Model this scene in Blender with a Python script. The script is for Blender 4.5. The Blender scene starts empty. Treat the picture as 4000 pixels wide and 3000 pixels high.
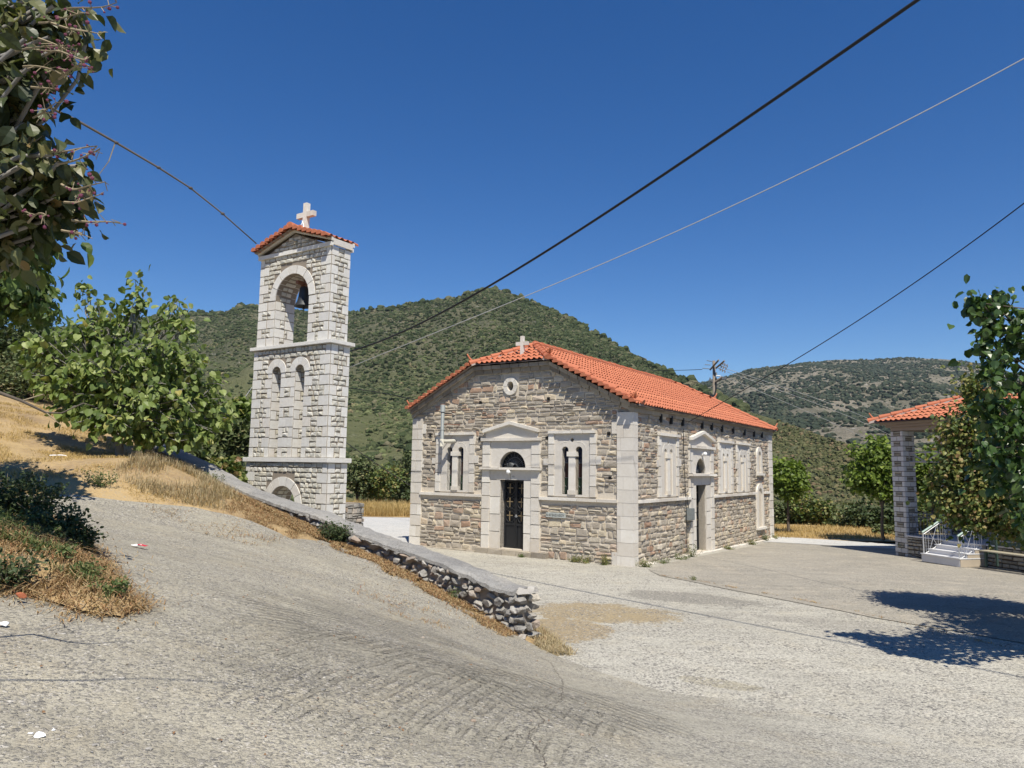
import bpy, bmesh, math, random
import numpy as np
from mathutils import Vector, Matrix
from mathutils import noise as mnoise
from mathutils.geometry import delaunay_2d_cdt
S = bpy.context.scene
COL = S.collection
R = math.radians
rng = np.random.default_rng(7)
random.seed(7)

# ------------------------------------------------------------------ camera
EYE = np.array([0, 0, 2.7]); FPX = 2850.0; PITCH = R(6.53); ROLL = R(0.9)
fw = np.array([0, math.cos(PITCH), math.sin(PITCH)]); up0 = np.array([0, -math.sin(PITCH), math.cos(PITCH)]); r0 = np.array([1., 0, 0])
ri = math.cos(ROLL) * r0 + math.sin(ROLL) * up0
up = -math.sin(ROLL) * r0 + math.cos(ROLL) * up0
cd = bpy.data.cameras.new('camera'); cam = bpy.data.objects.new('camera', cd); COL.objects.link(cam)
cd.sensor_width = 36; cd.lens = FPX / 4000 * 36; cd.clip_end = 12000; cd.clip_start = 0.05
m = Matrix.Identity(4)
for i in range(3):
    m[i][0] = ri[i]; m[i][1] = up[i]; m[i][2] = -fw[i]; m[i][3] = EYE[i]
cam.matrix_world = m; S.camera = cam

# ------------------------------------------------------------------ light
SUN_AZ = R(281.0); SUN_EL = R(58)
sdir = Vector((math.cos(SUN_AZ) * math.cos(SUN_EL), math.sin(SUN_AZ) * math.cos(SUN_EL), math.sin(SUN_EL)))
w = bpy.data.worlds.new('World'); S.world = w; w.use_nodes = True
nt = w.node_tree; bg = nt.nodes['Background']
sky = nt.nodes.new('ShaderNodeTexSky'); sky.sky_type = 'NISHITA'; sky.sun_disc = False
sky.sun_elevation = SUN_EL; sky.sun_rotation = math.atan2(sdir.x, sdir.y)
sky.altitude = 600; sky.air_density = 1.0; sky.dust_density = 0.15; sky.ozone_density = 4.0
hs_n = nt.nodes.new('ShaderNodeHueSaturation'); hs_n.inputs['Saturation'].default_value = 1.32; hs_n.inputs['Hue'].default_value = .509
nt.links.new(sky.outputs[0], hs_n.inputs['Color']); nt.links.new(hs_n.outputs[0], bg.inputs[0]); bg.inputs[1].default_value = 0.078
sl = bpy.data.lights.new('sun', 'SUN'); sl.energy = 4.3; sl.angle = R(0.53); sl.color = (1, .94, .83)
so = bpy.data.objects.new('sun', sl); COL.objects.link(so)
so.rotation_euler = sdir.to_track_quat('Z', 'Y').to_euler()
S.view_settings.view_transform = 'Standard'; S.view_settings.look = 'None'; S.view_settings.exposure = 0.55; S.view_settings.gamma = 1
S.cycles.max_bounces = 6; S.cycles.transparent_max_bounces = 8

# ------------------------------------------------------------------ small tools
def at(u, v, d):                     # a point of the place at forward distance d
    q = fw + ri * (u - 2000) / FPX - up * (v - 1500) / FPX
    return EYE + q * (d / q[1])
def tag(o, label=None, cat=None, group=None, kind=None):
    if label: o['label'] = label
    if cat: o['category'] = cat
    if group: o['group'] = group
    if kind: o['kind'] = kind
    return o
def empty(name, loc, rz=0, label=None, cat=None, group=None):
    o = bpy.data.objects.new(name, None); COL.objects.link(o); o.location = loc; o.rotation_euler = (0, 0, rz)
    o.empty_display_size = .2
    return tag(o, label, cat, group)
def link(name, me, parent=None, mats=()):
    o = bpy.data.objects.new(name, me); COL.objects.link(o)
    for x in (mats if isinstance(mats, (list, tuple)) else [mats]): me.materials.append(x)
    if parent: o.parent = parent
    return o
class MB:
    """collects geometry, one mesh object"""
    def __init__(s): s.v = []; s.f = []; s.n = 0
    def add(s, V, F):
        V = np.asarray(V, float).reshape(-1, 3)
        s.v.append(V); F = np.asarray(F, int) + s.n; s.f.append(F); s.n += len(V); return s
    def quad(s, a, b, c, d): return s.add([a, b, c, d], [[0, 1, 2, 3]])
    def box(s, x0, x1, y0, y1, z0, z1, T=None):
        V = np.array([[x, y, z] for x in (x0, x1) for y in (y0, y1) for z in (z0, z1)], float)
        if T is not None: V = np.array([T(*p) for p in V])
        return s.add(V, [[0, 1, 3, 2], [4, 6, 7, 5], [0, 4, 5, 1], [2, 3, 7, 6], [0, 2, 6, 4], [1, 5, 7, 3]])
    def tube(s, P, r, n=6, cap=True):
        P = np.asarray(P, float); k = len(P); r = np.broadcast_to(np.asarray(r, float), (k,))
        t = np.gradient(P, axis=0); t /= np.linalg.norm(t, axis=1)[:, None] + 1e-9
        ref = np.array([0, 0, 1.]) if abs(t[:, 2]).mean() < .8 else np.array([1., 0, 0])
        a = np.cross(t, ref); a /= np.linalg.norm(a, axis=1)[:, None] + 1e-9; b = np.cross(t, a)
        th = np.arange(n) * 2 * np.pi / n
        V = P[:, None] + r[:, None, None] * (np.cos(th)[None, :, None] * a[:, None] + np.sin(th)[None, :, None] * b[:, None])
        i = np.arange(k - 1)[:, None] * n; j = np.arange(n)[None]; jn = (j + 1) % n
        F = np.stack([i + j, i + jn, i + n + jn, i + n + j], -1).reshape(-1, 4)
        base = s.n; s.add(V.reshape(-1, 3), F)
        if cap:
            for q in (0, k - 1):
                c = P[q]; idx = base + q * n + np.arange(n)
                s.v.append(c[None]); ci = s.n; s.n += 1
                s.f.append(np.array([[ci, idx[m_], idx[(m_ + 1) % n]] for m_ in range(n)]))
        return s
    def mesh(s, name, smooth=False):
        me = bpy.data.meshes.new(name)
        V = np.concatenate(s.v) if s.v else np.zeros((0, 3))
        tot = [F.shape[1] for F in s.f for _ in range(len(F))]
        lt = np.concatenate([np.full(len(F), F.shape[1]) for F in s.f]); lv = np.concatenate([F.ravel() for F in s.f])
        me.vertices.add(len(V)); me.vertices.foreach_set('co', V.ravel())
        me.loops.add(len(lv)); me.loops.foreach_set('vertex_index', lv.astype(np.int32))
        me.polygons.add(len(lt)); st = np.concatenate([[0], np.cumsum(lt)[:-1]])
        me.polygons.foreach_set('loop_start', st.astype(np.int32)); me.polygons.foreach_set('loop_total', lt.astype(np.int32))
        me.update(calc_edges=True)
        me.polygons.foreach_set('use_smooth', np.full(len(lt), bool(smooth))); me.validate(); return me
    def build(s, name, mat, parent=None, smooth=False, fix=False):
        me = s.mesh(name, smooth)
        if fix:
            b = bmesh.new(); b.from_mesh(me); bmesh.ops.recalc_face_normals(b, faces=b.faces); b.to_mesh(me); b.free()
        return link(name, me, parent, mat)
def combo(name, parts, parent=None, smooth=False):
    """one mesh out of several builders, each with its own material"""
    a = MB(); mi = []
    for k, (b, m_) in enumerate(parts):
        for V in b.v: a.v.append(V)
        for F in b.f: a.f.append(F + a.n); mi.append(np.full(len(F), k))
        a.n += b.n
    n = sum(len(x) for x in mi); me = a.mesh(name, smooth)
    if len(me.polygons) == n: me.polygons.foreach_set('material_index', np.concatenate(mi).astype(np.int32))
    else: print('COMBO MISMATCH', name, n, len(me.polygons))
    return link(name, me, parent, [m_ for b, m_ in parts])
def ico(sub):
    b = bmesh.new(); bmesh.ops.create_icosphere(b, subdivisions=sub, radius=1)
    V = np.array([v.co[:] for v in b.verts]); F = np.array([[v.index for v in f.verts] for f in b.faces]); b.free(); return V, F
ICO = {1: ico(1), 2: ico(2), 3: ico(3)}
def inpoly(P, poly):
    x, y = P[:, 0], P[:, 1]; c = np.zeros(len(P), bool); n = len(poly)
    for i in range(n):
        x1, y1 = poly[i][:2]; x2, y2 = poly[(i + 1) % n][:2]
        k = ((y1 > y) != (y2 > y)) & (x < (x2 - x1) * (y - y1) / (y2 - y1 + 1e-12) + x1); c ^= k
    return c
def cdt(outer, holes=(), extra=None):
    pts = [Vector(p) for p in outer]; edges = [(i, (i + 1) % len(outer)) for i in range(len(outer))]
    for h in holes:
        k = len(pts); pts += [Vector(p) for p in h]; edges += [(k + i, k + (i + 1) % len(h)) for i in range(len(h))]
    if extra is not None: pts += [Vector(p) for p in extra]
    r = delaunay_2d_cdt(pts, edges, [], 0, 1e-6)
    V = np.array([p[:] for p in r[0]]); F = np.array([list(f) for f in r[2]])
    C = V[F].mean(1); k = inpoly(C, outer)
    for h in holes: k &= ~inpoly(C, h)
    F = F[k]
    e1 = V[F[:, 1]] - V[F[:, 0]]; e2 = V[F[:, 2]] - V[F[:, 0]]; flip = (e1[:, 0] * e2[:, 1] - e1[:, 1] * e2[:, 0]) < 0
    F[flip] = F[flip][:, ::-1]; return V, F
def slab(mb, outer, holes, T, d0, d1, hole_d=None, back=False):
    """plate in the (s,z) plane; T(s,z,d)->xyz, d0 outer face, d1 inner"""
    V, F = cdt(outer, holes)
    mb.add([T(p[0], p[1], d0) for p in V], F)
    if back: mb.add([T(p[0], p[1], d1) for p in V], F[:, ::-1])
    for poly, dd in [(outer, d1)] + [(h, d1 if hole_d is None else hole_d) for h in holes]:
        n = len(poly)
        for i in range(n):
            p, q = poly[i], poly[(i + 1) % n]
            mb.quad(T(p[0], p[1], d0), T(q[0], q[1], d0), T(q[0], q[1], dd), T(p[0], p[1], dd))
def arch(cx, z0, zs, r, n=14):
    return [(cx - r, z0), (cx + r, z0)] + [(cx + r * math.cos(t), zs + r * math.sin(t)) for t in np.linspace(0, math.pi, n)]
def circ(cx, cz, r, rz=None, n=20):
    return [(cx + r * math.cos(t), cz + (rz or r) * math.sin(t)) for t in np.arange(n) * 2 * math.pi / n]
def rect(a, b, c, d): return [(a, c), (b, c), (b, d), (a, d)]

# ------------------------------------------------------------------ materials
class N:
    def __init__(s, name):
        s.m = bpy.data.materials.new(name); s.m.use_nodes = True; s.t = s.m.node_tree; s.b = s.t.nodes['Principled BSDF']; s.o = s.t.nodes['Material Output']
        s.b.inputs['Roughness'].default_value = .9; s.b.inputs['Specular IOR Level'].default_value = .2
    def n(s, typ, out=0, props=None, **kw):
        x = s.t.nodes.new('ShaderNode' + typ)
        for k, v in (props or {}).items(): setattr(x, k, v)
        for k, v in kw.items():
            k = k.replace('_', ' ')
            inp = x.inputs[int(k[1:])] if k[0] == 'i' and k[1:].isdigit() else x.inputs[k]
            if isinstance(v, bpy.types.NodeSocket): s.t.links.new(v, inp)
            else: inp.default_value = v
        return x.outputs[out]
    def co(s, kind='Object'): return s.n('TexCoord', out={'Object': 3, 'Generated': 0}[kind])
    def pos(s): return s.n('NewGeometry', out=0)
    def isl(s): return s.t.nodes.new('ShaderNodeNewGeometry').outputs['Random Per Island']
    def noise(s, vec, scale, detail=4, rough=.55, **k): return s.n('TexNoise', Vector=vec, Scale=scale, Detail=detail, Roughness=rough, **k)
    def vor(s, vec, scale, out=0, **p): return s.n('TexVoronoi', out=out, props=p, Vector=vec, Scale=scale)
    def ramp(s, fac, stops, interp='LINEAR'):
        x = s.t.nodes.new('ShaderNodeValToRGB'); r = x.color_ramp; r.interpolation = interp
        while len(r.elements) < len(stops): r.elements.new(.5)
        for e, (p, c) in zip(r.elements, stops): e.position = p; e.color = (*c, 1) if len(c) == 3 else c
        s.t.links.new(fac, x.inputs[0]); return x.outputs[0]
    def gray(s, fac, a, b): return s.n('MapRange', **{'Value': fac, 'From_Min': a, 'From_Max': b})
    def mix(s, fac, a, b, mode='MIX'):
        x = s.t.nodes.new('ShaderNodeMix'); x.data_type = 'RGBA'; x.blend_type = mode
        for i, v in ((0, fac), (6, a), (7, b)):
            if isinstance(v, bpy.types.NodeSocket): s.t.links.new(v, x.inputs[i])
            else: x.inputs[i].default_value = (*v, 1) if isinstance(v, tuple) else v
        return x.outputs[2]
    def math(s, op, a, b=0.0): return s.n('Math', props={'operation': op}, i0=a, i1=b)
    def bump(s, h, strength=.5, dist=.02, prev=None):
        kw = dict(Strength=strength, Distance=dist, Height=h)
        if prev is not None: kw['Normal'] = prev
        return s.n('Bump', **kw)
    def fin(s, color=None, normal=None, rough=None, spec=None, metal=None):
        for k, v in (('Base Color', color), ('Normal', normal), ('Roughness', rough), ('Specular IOR Level', spec), ('Metallic', metal)):
            if v is None: continue
            if isinstance(v, bpy.types.NodeSocket): s.t.links.new(v, s.b.inputs[k])
            else: s.b.inputs[k].default_value = (*v, 1) if isinstance(v, tuple) else v
        return s.m
def plain(name, c, rough=.7, spec=.3, metal=0, var=.12, scale=12, bump=.1):
    q = N(name); p = q.co(); n = q.noise(p, scale, 5)
    c2 = tuple(x * (1 - var) for x in c); c3 = tuple(min(1, x * (1 + var)) for x in c)
    return q.fin(q.mix(n, c2, c3), q.bump(n, bump, .01), rough, spec, metal)
def stone_mat(name, stops, stain=.35, bump=.5, bscale=28, interp='LINEAR', blotch=(.5, .47, .4)):
    q = N(name); p = q.co(); i = q.isl()
    base = q.ramp(i, stops, interp)
    n1 = q.noise(p, 9, 6, .65); n2 = q.noise(p, bscale, 6, .7); n3 = q.noise(p, 1.3, 4)
    base = q.mix(q.gray(n1, .35, .75), base, tuple(blotch), 'MULTIPLY') if stain else base
    base = q.mix(q.math('MULTIPLY', q.gray(n2, .55, .8), .45), base, (.6, .56, .48))
    base = q.mix(q.math('MULTIPLY', q.gray(n3, .5, .75), stain), base, (.1, .09, .08))
    nb = q.bump(n2, bump, .03); nb = q.bump(q.noise(p, 90, 3), bump * .5, .008, nb)
    return q.fin(base, nb)
M = {}
M['rubble'] = stone_mat('rubble_stone', [(0, (.31, .275, .23)), (.18, (.47, .42, .345)), (.36, (.38, .34, .285)), (.52, (.54, .485, .39)), (.66, (.41, .36, .295)), (.78, (.64, .56, .41)), (.88, (.44, .33, .25)), (.94, (.4, .26, .18)), (1, (.7, .65, .54))], .16, .7, 22, blotch=(.78, .76, .73))
M['dressed'] = stone_mat('dressed_limestone', [(0, (.6, .565, .51)), (.4, (.67, .635, .575)), (.8, (.73, .7, .64)), (1, (.55, .5, .43))], .06, .3, 40, blotch=(.9, .88, .84))
M['tower_dressed'] = stone_mat('tower_dressed_stone', [(0, (.66, .645, .61)), (.6, (.75, .735, .69)), (1, (.68, .64, .58))], .03, .45, 40, blotch=(.88, .87, .84))
M['tower_rubble'] = stone_mat('tower_rubble_stone', [(0, (.56, .54, .47)), (.4, (.66, .635, .56)), (.8, (.72, .7, .64)), (1, (.63, .58, .46))], .05, .8, 24, blotch=(.75, .75, .72))
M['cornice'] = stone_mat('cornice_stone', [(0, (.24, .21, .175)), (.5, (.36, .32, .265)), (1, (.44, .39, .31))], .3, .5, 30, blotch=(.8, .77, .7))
M['pav_dressed'] = stone_mat('pavilion_dressed_stone', [(0, (.54, .54, .54)), (1, (.64, .63, .61))], .05, .25, 40, blotch=(.92, .92, .92))
M['pav_rubble'] = stone_mat('pavilion_rubble_stone', [(0, (.3, .28, .23)), (.6, (.42, .4, .35)), (1, (.5, .47, .4))], .2, .8, 24, blotch=(.7, .68, .62))
M['wallrock'] = stone_mat('field_rock', [(0, (.27, .26, .24)), (.35, (.4, .385, .355)), (.6, (.33, .31, .28)), (.8, (.5, .475, .43)), (.92, (.37, .28, .21)), (1, (.56, .51, .42))], .3, 1.0, 16, blotch=(.65, .64, .62))
M['mortar'] = plain('mortar', (.56, .5, .41), .95, .1, var=.3, scale=20, bump=.5)
M['dark_mortar'] = plain('dark_mortar', (.13, .105, .085), .95, .1, var=.2, scale=20, bump=.5)
M['lime_mortar'] = plain('grey_mortar', (.27, .23, .185), .95, .1, var=.25, scale=25, bump=.6)
M['void'] = plain('dark_interior', (.02, .02, .02), 1, 0)
M['black_iron'] = plain('black_iron', (.012, .013, .015), .45, .5, var=.1)
M['brass'] = plain('brass', (.27, .2, .11), .5, .4, .2)
M['silver'] = plain('silver_paint', (.5, .51, .52), .4, .5, .5)
M['grey_iron'] = plain('grey_iron', (.12, .13, .14), .5, .5, .2)
M['white'] = plain('white_paint', (.78, .78, .76), .5, .4, var=.05)
M['galv'] = plain('galvanised_pipe', (.23, .25, .25), .55, .5, .3, var=.25, scale=8)
M['rust'] = plain('rusty_metal', (.22, .1, .06), .8, .3, var=.3)
M['bronze'] = plain('bell_bronze', (.035, .038, .04), .55, .5, .3, var=.3, scale=6)
M['cable'] = plain('black_cable', (.015, .015, .016), .6, .3)
M['wire'] = plain('pale_wire', (.42, .42, .42), .5, .4)
M['wood'] = plain('weathered_wood', (.2, .17, .14), .9, .1, var=.35, scale=5, bump=.4)
M['marble'] = plain('white_marble', (.62, .62, .63), .5, .3, var=.08, scale=3)
M['beige'] = plain('beige_render', (.42, .36, .28), .9, .1, var=.15, scale=4)
M['beam'] = plain('beam_paint', (.3, .25, .21), .85, .1, var=.1, scale=3)
M['plaque'] = plain('plaque_stone', (.42, .44, .41), .7, .3, var=.08)
M['letter'] = plain('engraved_letter', (.14, .15, .14), .8, .1)
M['bench'] = plain('bench_green', (.04, .07, .06), .6, .3)
M['bench_top'] = plain('bench_slat', (.4, .36, .26), .8, .2, var=.2)
M['paper'] = plain('white_scrap', (.82, .83, .84), .8, .1, var=.03)
M['red'] = plain('red_scrap', (.5, .03, .05), .7, .2)
M['litter'] = plain('dry_leaf', (.22, .13, .07), .9, .1, var=.3)
def tile_mat():
    q = N('terracotta'); p = q.co(); n = q.noise(p, 1.5, 5); n2 = q.noise(p, 25, 4); v = q.vor(p, 5, out=1)
    c = q.mix(n, (.42, .138, .07), (.5, .18, .098)); c = q.mix(q.math('MULTIPLY', n2, .3), c, (.38, .11, .055))
    sep = q.n('SeparateColor', Color=v); c = q.mix(q.math('MULTIPLY', q.gray(q.isl(), .7, 1), .35), c, (.6, .23, .12)); c = q.mix(q.math('MULTIPLY', q.gray(q.noise(p, .5, 6, .7), .5, .72), .4), c, (.34, .13, .075))
    return q.fin(c, q.bump(n2, .2, .01), .75, .25)
M['tile'] = tile_mat()
M['tile_old'] = plain('weathered_terracotta', (.36, .12, .06), .85, .2, var=.4, scale=14, bump=.4)
M['ridge_mortar'] = plain('ridge_mortar', (.3, .25, .22), .95, .1, var=.3, scale=14, bump=.5)
def glass_mat(name, c):
    q = N(name); return q.fin(c, None, .25, .35)
M['glass_dark'] = glass_mat('dark_glass', (.01, .012, .015)); M['glass_green'] = glass_mat('green_glass', (.012, .035, .018)); M['glass_red'] = glass_mat('red_glass', (.035, .012, .012)); M['glass_blue'] = glass_mat('blue_glass', (.012, .02, .05))
def concrete(name, light, dark, peb=55, groove=False, dust=(.42, .36, .27), amt=.5, seed=0., patches=(), stone=(.13, .125, .12)):
    q = N(name); p0 = q.pos(); p = q.n('VectorMath', props={'operation': 'ADD'}, i0=p0, i1=(seed, seed * .7, 0))
    big = q.noise(p, .3, 6, .65); mid = q.noise(p, 1.5, 8, .72); fine = q.noise(p, 75, 3, .6); grit = q.noise(p, 22, 5, .75)
    streak = q.noise(q.n('Mapping', Vector=p, Scale=(.45, 2.4, 1), Rotation=(0, 0, -.45)), 1.2, 8, .7)
    c = q.mix(q.gray(q.math('ADD', q.math('MULTIPLY', big, .4), q.math('MULTIPLY', streak, .6)), .38, .62), dark, light)
    if groove:
        sx = q.n('SeparateXYZ', Vector=p0); bl_ = q.n('MapRange', Value=q.math('ADD', q.math('SUBTRACT', sx, q.math('MULTIPLY', q.n('SeparateXYZ', out=1, Vector=p0), .06)), q.math('MULTIPLY', mid, 1.6)), **{'From_Min': .6, 'From_Max': 3.4})
        c = q.mix(bl_, c, q.mix(q.gray(q.math('ADD', q.math('MULTIPLY', big, .4), q.math('MULTIPLY', streak, .6)), .38, .62), (.4, .38, .315), (.57, .54, .45)))
    c = q.mix(q.math('MULTIPLY', q.gray(mid, .5, .68), .6), c, dust)
    for (x, y, rx, ry, rot, col, w_) in patches:
        l = q.n('Mapping', Vector=p0, Location=(0, 0, 0)); l = q.n('VectorMath', props={'operation': 'SUBTRACT'}, i0=l, i1=(x, y, 0)); l = q.n('Mapping', Vector=l, Rotation=(0, 0, rot)); l = q.n('VectorMath', props={'operation': 'MULTIPLY'}, i0=l, i1=(1 / rx, 1 / ry, 0))
        d = q.n('VectorMath', out=1, props={'operation': 'LENGTH'}, i0=l); d = q.math('ADD', d, q.math('MULTIPLY', q.math('SUBTRACT', mid, .5), 1.9)); d = q.math('ADD', d, q.math('MULTIPLY', q.math('SUBTRACT', grit, .5), .5))
        c = q.mix(q.math('MULTIPLY', q.n('MapRange', Value=d, **{'From_Min': 1.06, 'From_Max': .9}), w_), c, q.mix(grit, tuple(k * .8 for k in col), tuple(k * 1.15 for k in col)))
    warp = q.n('VectorMath', props={'operation': 'ADD'}, i0=p, i1=q.n('VectorMath', props={'operation': 'SCALE'}, i0=q.noise(p, 25, 3, out=1), Scale=.04))
    dens = q.gray(q.noise(p, 1.1, 6, .75), .36, .6)
    nb = None; h = q.math('MULTIPLY', fine, .5)
    for k, (sc, th, wgt) in enumerate(((peb, .52, .95), (peb * .45, .38, .95), (peb * 2.1, .6, .65))):
        v = q.vor(warp, sc); vc = q.n('SeparateColor', Color=q.vor(warp, sc, out=1))
        mk = q.math('MULTIPLY', q.n('MapRange', Value=v, **{'From_Min': th, 'From_Max': th * .7}), q.math('GREATER_THAN', vc, 1 - amt * (.9, .45, .8)[k]))
        tone = q.ramp(q.n('SeparateColor', out=1, Color=q.vor(warp, sc, out=1)), [(0, stone), (.5, (.2, .19, .17)), (.72, (.34, .31, .27)), (1, (.64, .6, .52))])
        c = q.mix(q.math('MULTIPLY', q.math('MULTIPLY', mk, wgt), q.math('ADD', q.math('MULTIPLY', dens, .75), .25)), c, tone); h = q.math('ADD', h, q.math('MULTIPLY', mk, (.7, .9, .3)[k]))
    c = q.mix(q.math('MULTIPLY', q.gray(grit, .5, .3), .35), c, (.11, .1, .085))
    nb = q.bump(h, .7, .014); nb = q.bump(mid, .6, .06, nb)
    if groove:
        for k, (rot, cx, cy, rad, sc) in enumerate(((.95, -1.4, 8.2, 1.9, 2.5), (.2, -.7, 6.2, 2.0, 2.4), (-.6, .55, 7.0, 1.3, 2.4))):
            rp = q.n('Mapping', Vector=p, Rotation=(0, 0, rot), Scale=(1, 1, 0))
            wv = q.n('TexWave', out=1, props={'wave_type': 'BANDS', 'bands_direction': 'X', 'wave_profile': 'SIN'}, Vector=rp, Scale=sc, Distortion=2.2, Detail=4.0, **{'Detail_Scale': 1.6, 'Detail_Roughness': .7})
            wv = q.n('MapRange', Value=wv, **{'From_Min': .12, 'From_Max': .62})
            dv = q.n('VectorMath', out=1, props={'operation': 'DISTANCE'}, i0=q.n('Mapping', Vector=p, Scale=(1, 1, 0)), i1=(cx + seed, cy + seed * .7, 0))
            msk = q.math('MULTIPLY', q.n('MapRange', Value=dv, **{'From_Min': rad, 'From_Max': rad * .7}), q.gray(q.noise(q.n('Mapping', Vector=p, Location=(k * 9., 0, 0)), 1.7, 6, .75), .4, .58))
            nb = q.bump(q.math('MULTIPLY', wv, msk), .85, .032, nb)
            c = q.mix(q.math('MULTIPLY', q.math('MULTIPLY', q.math('SUBTRACT', 1, wv), msk), .42), c, (.14, .127, .1))
        # hairline crack
        cr = q.vor(q.n('VectorMath', props={'operation': 'ADD'}, i0=p, i1=q.n('VectorMath', props={'operation': 'SCALE'}, i0=q.noise(p, 1.5, 6, out=1), Scale=.8)), .22, props0=None) if False else None
    return q.fin(c, nb, .92, .15)
PATCH = [(1.75, 14.2, 1.5, .95, .2, (.37, .29, .165), .95), (1.0, 12.8, .75, .95, 0., (.36, .28, .16), .95), (3.9, 15.9, 1.5, .7, .45, (.27, .255, .215), .85), (6.2, 13.3, 1.6, .5, .5, (.3, .28, .24), .5), (2.7, 9.7, .5, .22, .5, (.34, .3, .2), .6)]
M['road'] = concrete('road_concrete', (.44, .405, .315), (.27, .248, .195), 38, True, amt=.95, dust=(.41, .355, .25))
M['plaza'] = concrete('plaza_concrete', (.54, .515, .435), (.39, .37, .31), 26, amt=.9, seed=11., dust=(.5, .455, .35), patches=PATCH)
M['court'] = concrete('court_concrete', (.38, .35, .29), (.28, .26, .215), 30, amt=.45, seed=23., dust=(.48, .42, .33))
M['pale_conc'] = concrete('pale_concrete', (.56, .55, .52), (.45, .45, .43), 30, amt=.15, seed=5., dust=(.6, .56, .5))
M['coping'] = concrete('coping_concrete', (.37, .36, .335), (.25, .245, .235), 70, amt=.5, seed=31., dust=(.46, .43, .37))
def dirt_mat(name, cols, sc=1.0):
    q = N(name); p = q.pos(); a = q.noise(p, .9 * sc, 6, .65); b = q.noise(p, 14 * sc, 5, .7); f = q.noise(p, 70, 3, .7)
    c = q.ramp(q.math('ADD', q.math('MULTIPLY', a, .6), q.math('MULTIPLY', b, .4)), [(.3, cols[0]), (.45, cols[1]), (.56, cols[2]), (.7, cols[3])])
    v = q.vor(p, 38); vc = q.n('SeparateColor', Color=q.vor(p, 38, out=1))
    c = q.mix(q.math('MULTIPLY', q.math('MULTIPLY', q.math('LESS_THAN', v, .35), q.math('GREATER_THAN', vc, .72)), .7), c, (.34, .31, .27))
    c = q.mix(q.math('MULTIPLY', q.gray(f, .5, .8), .4), c, (.13, .1, .06))
    return q.fin(c, q.bump(q.math('ADD', b, q.math('MULTIPLY', f, .4)), .8, .05), .95, .1)
M['dirt'] = dirt_mat('dry_dirt', ((.24, .17, .1), (.38, .27, .145), (.5, .36, .18), (.42, .33, .21)))
M['sand'] = dirt_mat('sand', ((.34, .28, .19), (.36, .3, .2), (.4, .33, .22), (.44, .37, .26)))
M['gravel'] = dirt_mat('gravel', ((.22, .2, .17), (.27, .25, .21), (.3, .28, .23), (.36, .33, .28)), 2)
M['valley'] = dirt_mat('valley_ground', ((.1, .09, .045), (.16, .13, .07), (.22, .18, .1), (.14, .13, .07)), .3)
def leaf_mat(name, stops, trans=.3, rough=.5, spec=.35):
    q = N(name); i = q.isl(); c = q.ramp(i, stops); n = q.noise(q.co(), 2.0, 3)
    c = q.mix(q.gray(n, .35, .65), q.mix(1.0, c, (.82, .82, .82), 'MULTIPLY'), c)
    q.fin(c, None, rough, spec)
    tr = q.n('BsdfTranslucent', Color=q.mix(1.0, c, (1., 1.15, .6), 'MULTIPLY'))
    ms = q.n('MixShader', i0=trans, i1=q.b.outputs[0], i2=tr); q.t.links.new(ms, q.o.inputs[0]); return q.m
M['fig'] = leaf_mat('fig_leaf', [(0, (.08, .125, .03)), (.35, (.15, .21, .05)), (.7, (.23, .29, .08)), (.93, (.33, .38, .13)), (1, (.4, .35, .1))], .3, .5)
M['myrtle'] = leaf_mat('myrtle_leaf', [(0, (.04, .055, .02)), (.4, (.075, .095, .03)), (.75, (.14, .15, .055)), (.93, (.22, .2, .08)), (1, (.28, .19, .07))], .25, .45, .45)
M['mulberry'] = leaf_mat('mulberry_leaf', [(0, (.035, .07, .02)), (.6, (.065, .12, .03)), (1, (.13, .21, .05))], .25, .35, .5)
M['sickly'] = leaf_mat('sickly_leaf', [(0, (.06, .1, .03)), (.35, (.12, .17, .045)), (.6, (.21, .24, .07)), (.85, (.34, .3, .1)), (1, (.3, .18, .09))], .3, .5)
M['linden'] = leaf_mat('linden_leaf', [(0, (.09, .14, .025)), (.6, (.17, .24, .04)), (1, (.26, .33, .06))], .35, .5)
M['darkleaf'] = leaf_mat('dark_leaf', [(0, (.035, .06, .02)), (.6, (.06, .09, .03)), (1, (.11, .13, .05))], .2, .6)
M['bushleaf'] = leaf_mat('bush_leaf', [(0, (.065, .09, .035)), (.5, (.115, .145, .055)), (.85, (.17, .2, .08)), (1, (.25, .22, .11))], .2, .65)
M['pinnate'] = leaf_mat('pinnate_leaf', [(0, (.05, .09, .02)), (.6, (.1, .15, .035)), (1, (.17, .21, .05))], .3, .5)
M['weed'] = leaf_mat('weed_leaf', [(0, (.06, .1, .03)), (.6, (.12, .17, .05)), (1, (.25, .25, .1))], .25, .6)
M['straw'] = leaf_mat('straw', [(0, (.3, .23, .13)), (.5, (.46, .37, .22)), (.85, (.56, .47, .3)), (1, (.32, .17, .08))], .2, .8, .1)
M['gold_straw'] = leaf_mat('gold_straw', [(0, (.4, .27, .1)), (.5, (.56, .4, .17)), (1, (.66, .5, .25))], .25, .8, .1)
M['orange_straw'] = leaf_mat('orange_straw', [(0, (.24, .14, .07)), (.45, (.4, .26, .13)), (.85, (.52, .4, .22)), (1, (.3, .12, .06))], .15, .85, .1)
M['bark'] = plain('grey_bark', (.26, .245, .225), .9, .1, var=.3, scale=10, bump=.5)
M['dark_bark'] = plain('dark_bark', (.12, .1, .08), .95, .1, var=.35, scale=12, bump=.6)
M['twig'] = plain('dry_twig', (.28, .23, .15), .9, .1, var=.25, scale=15)
M['bud'] = plain('pink_bud', (.17, .045, .08), .6, .3, var=.3)
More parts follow.
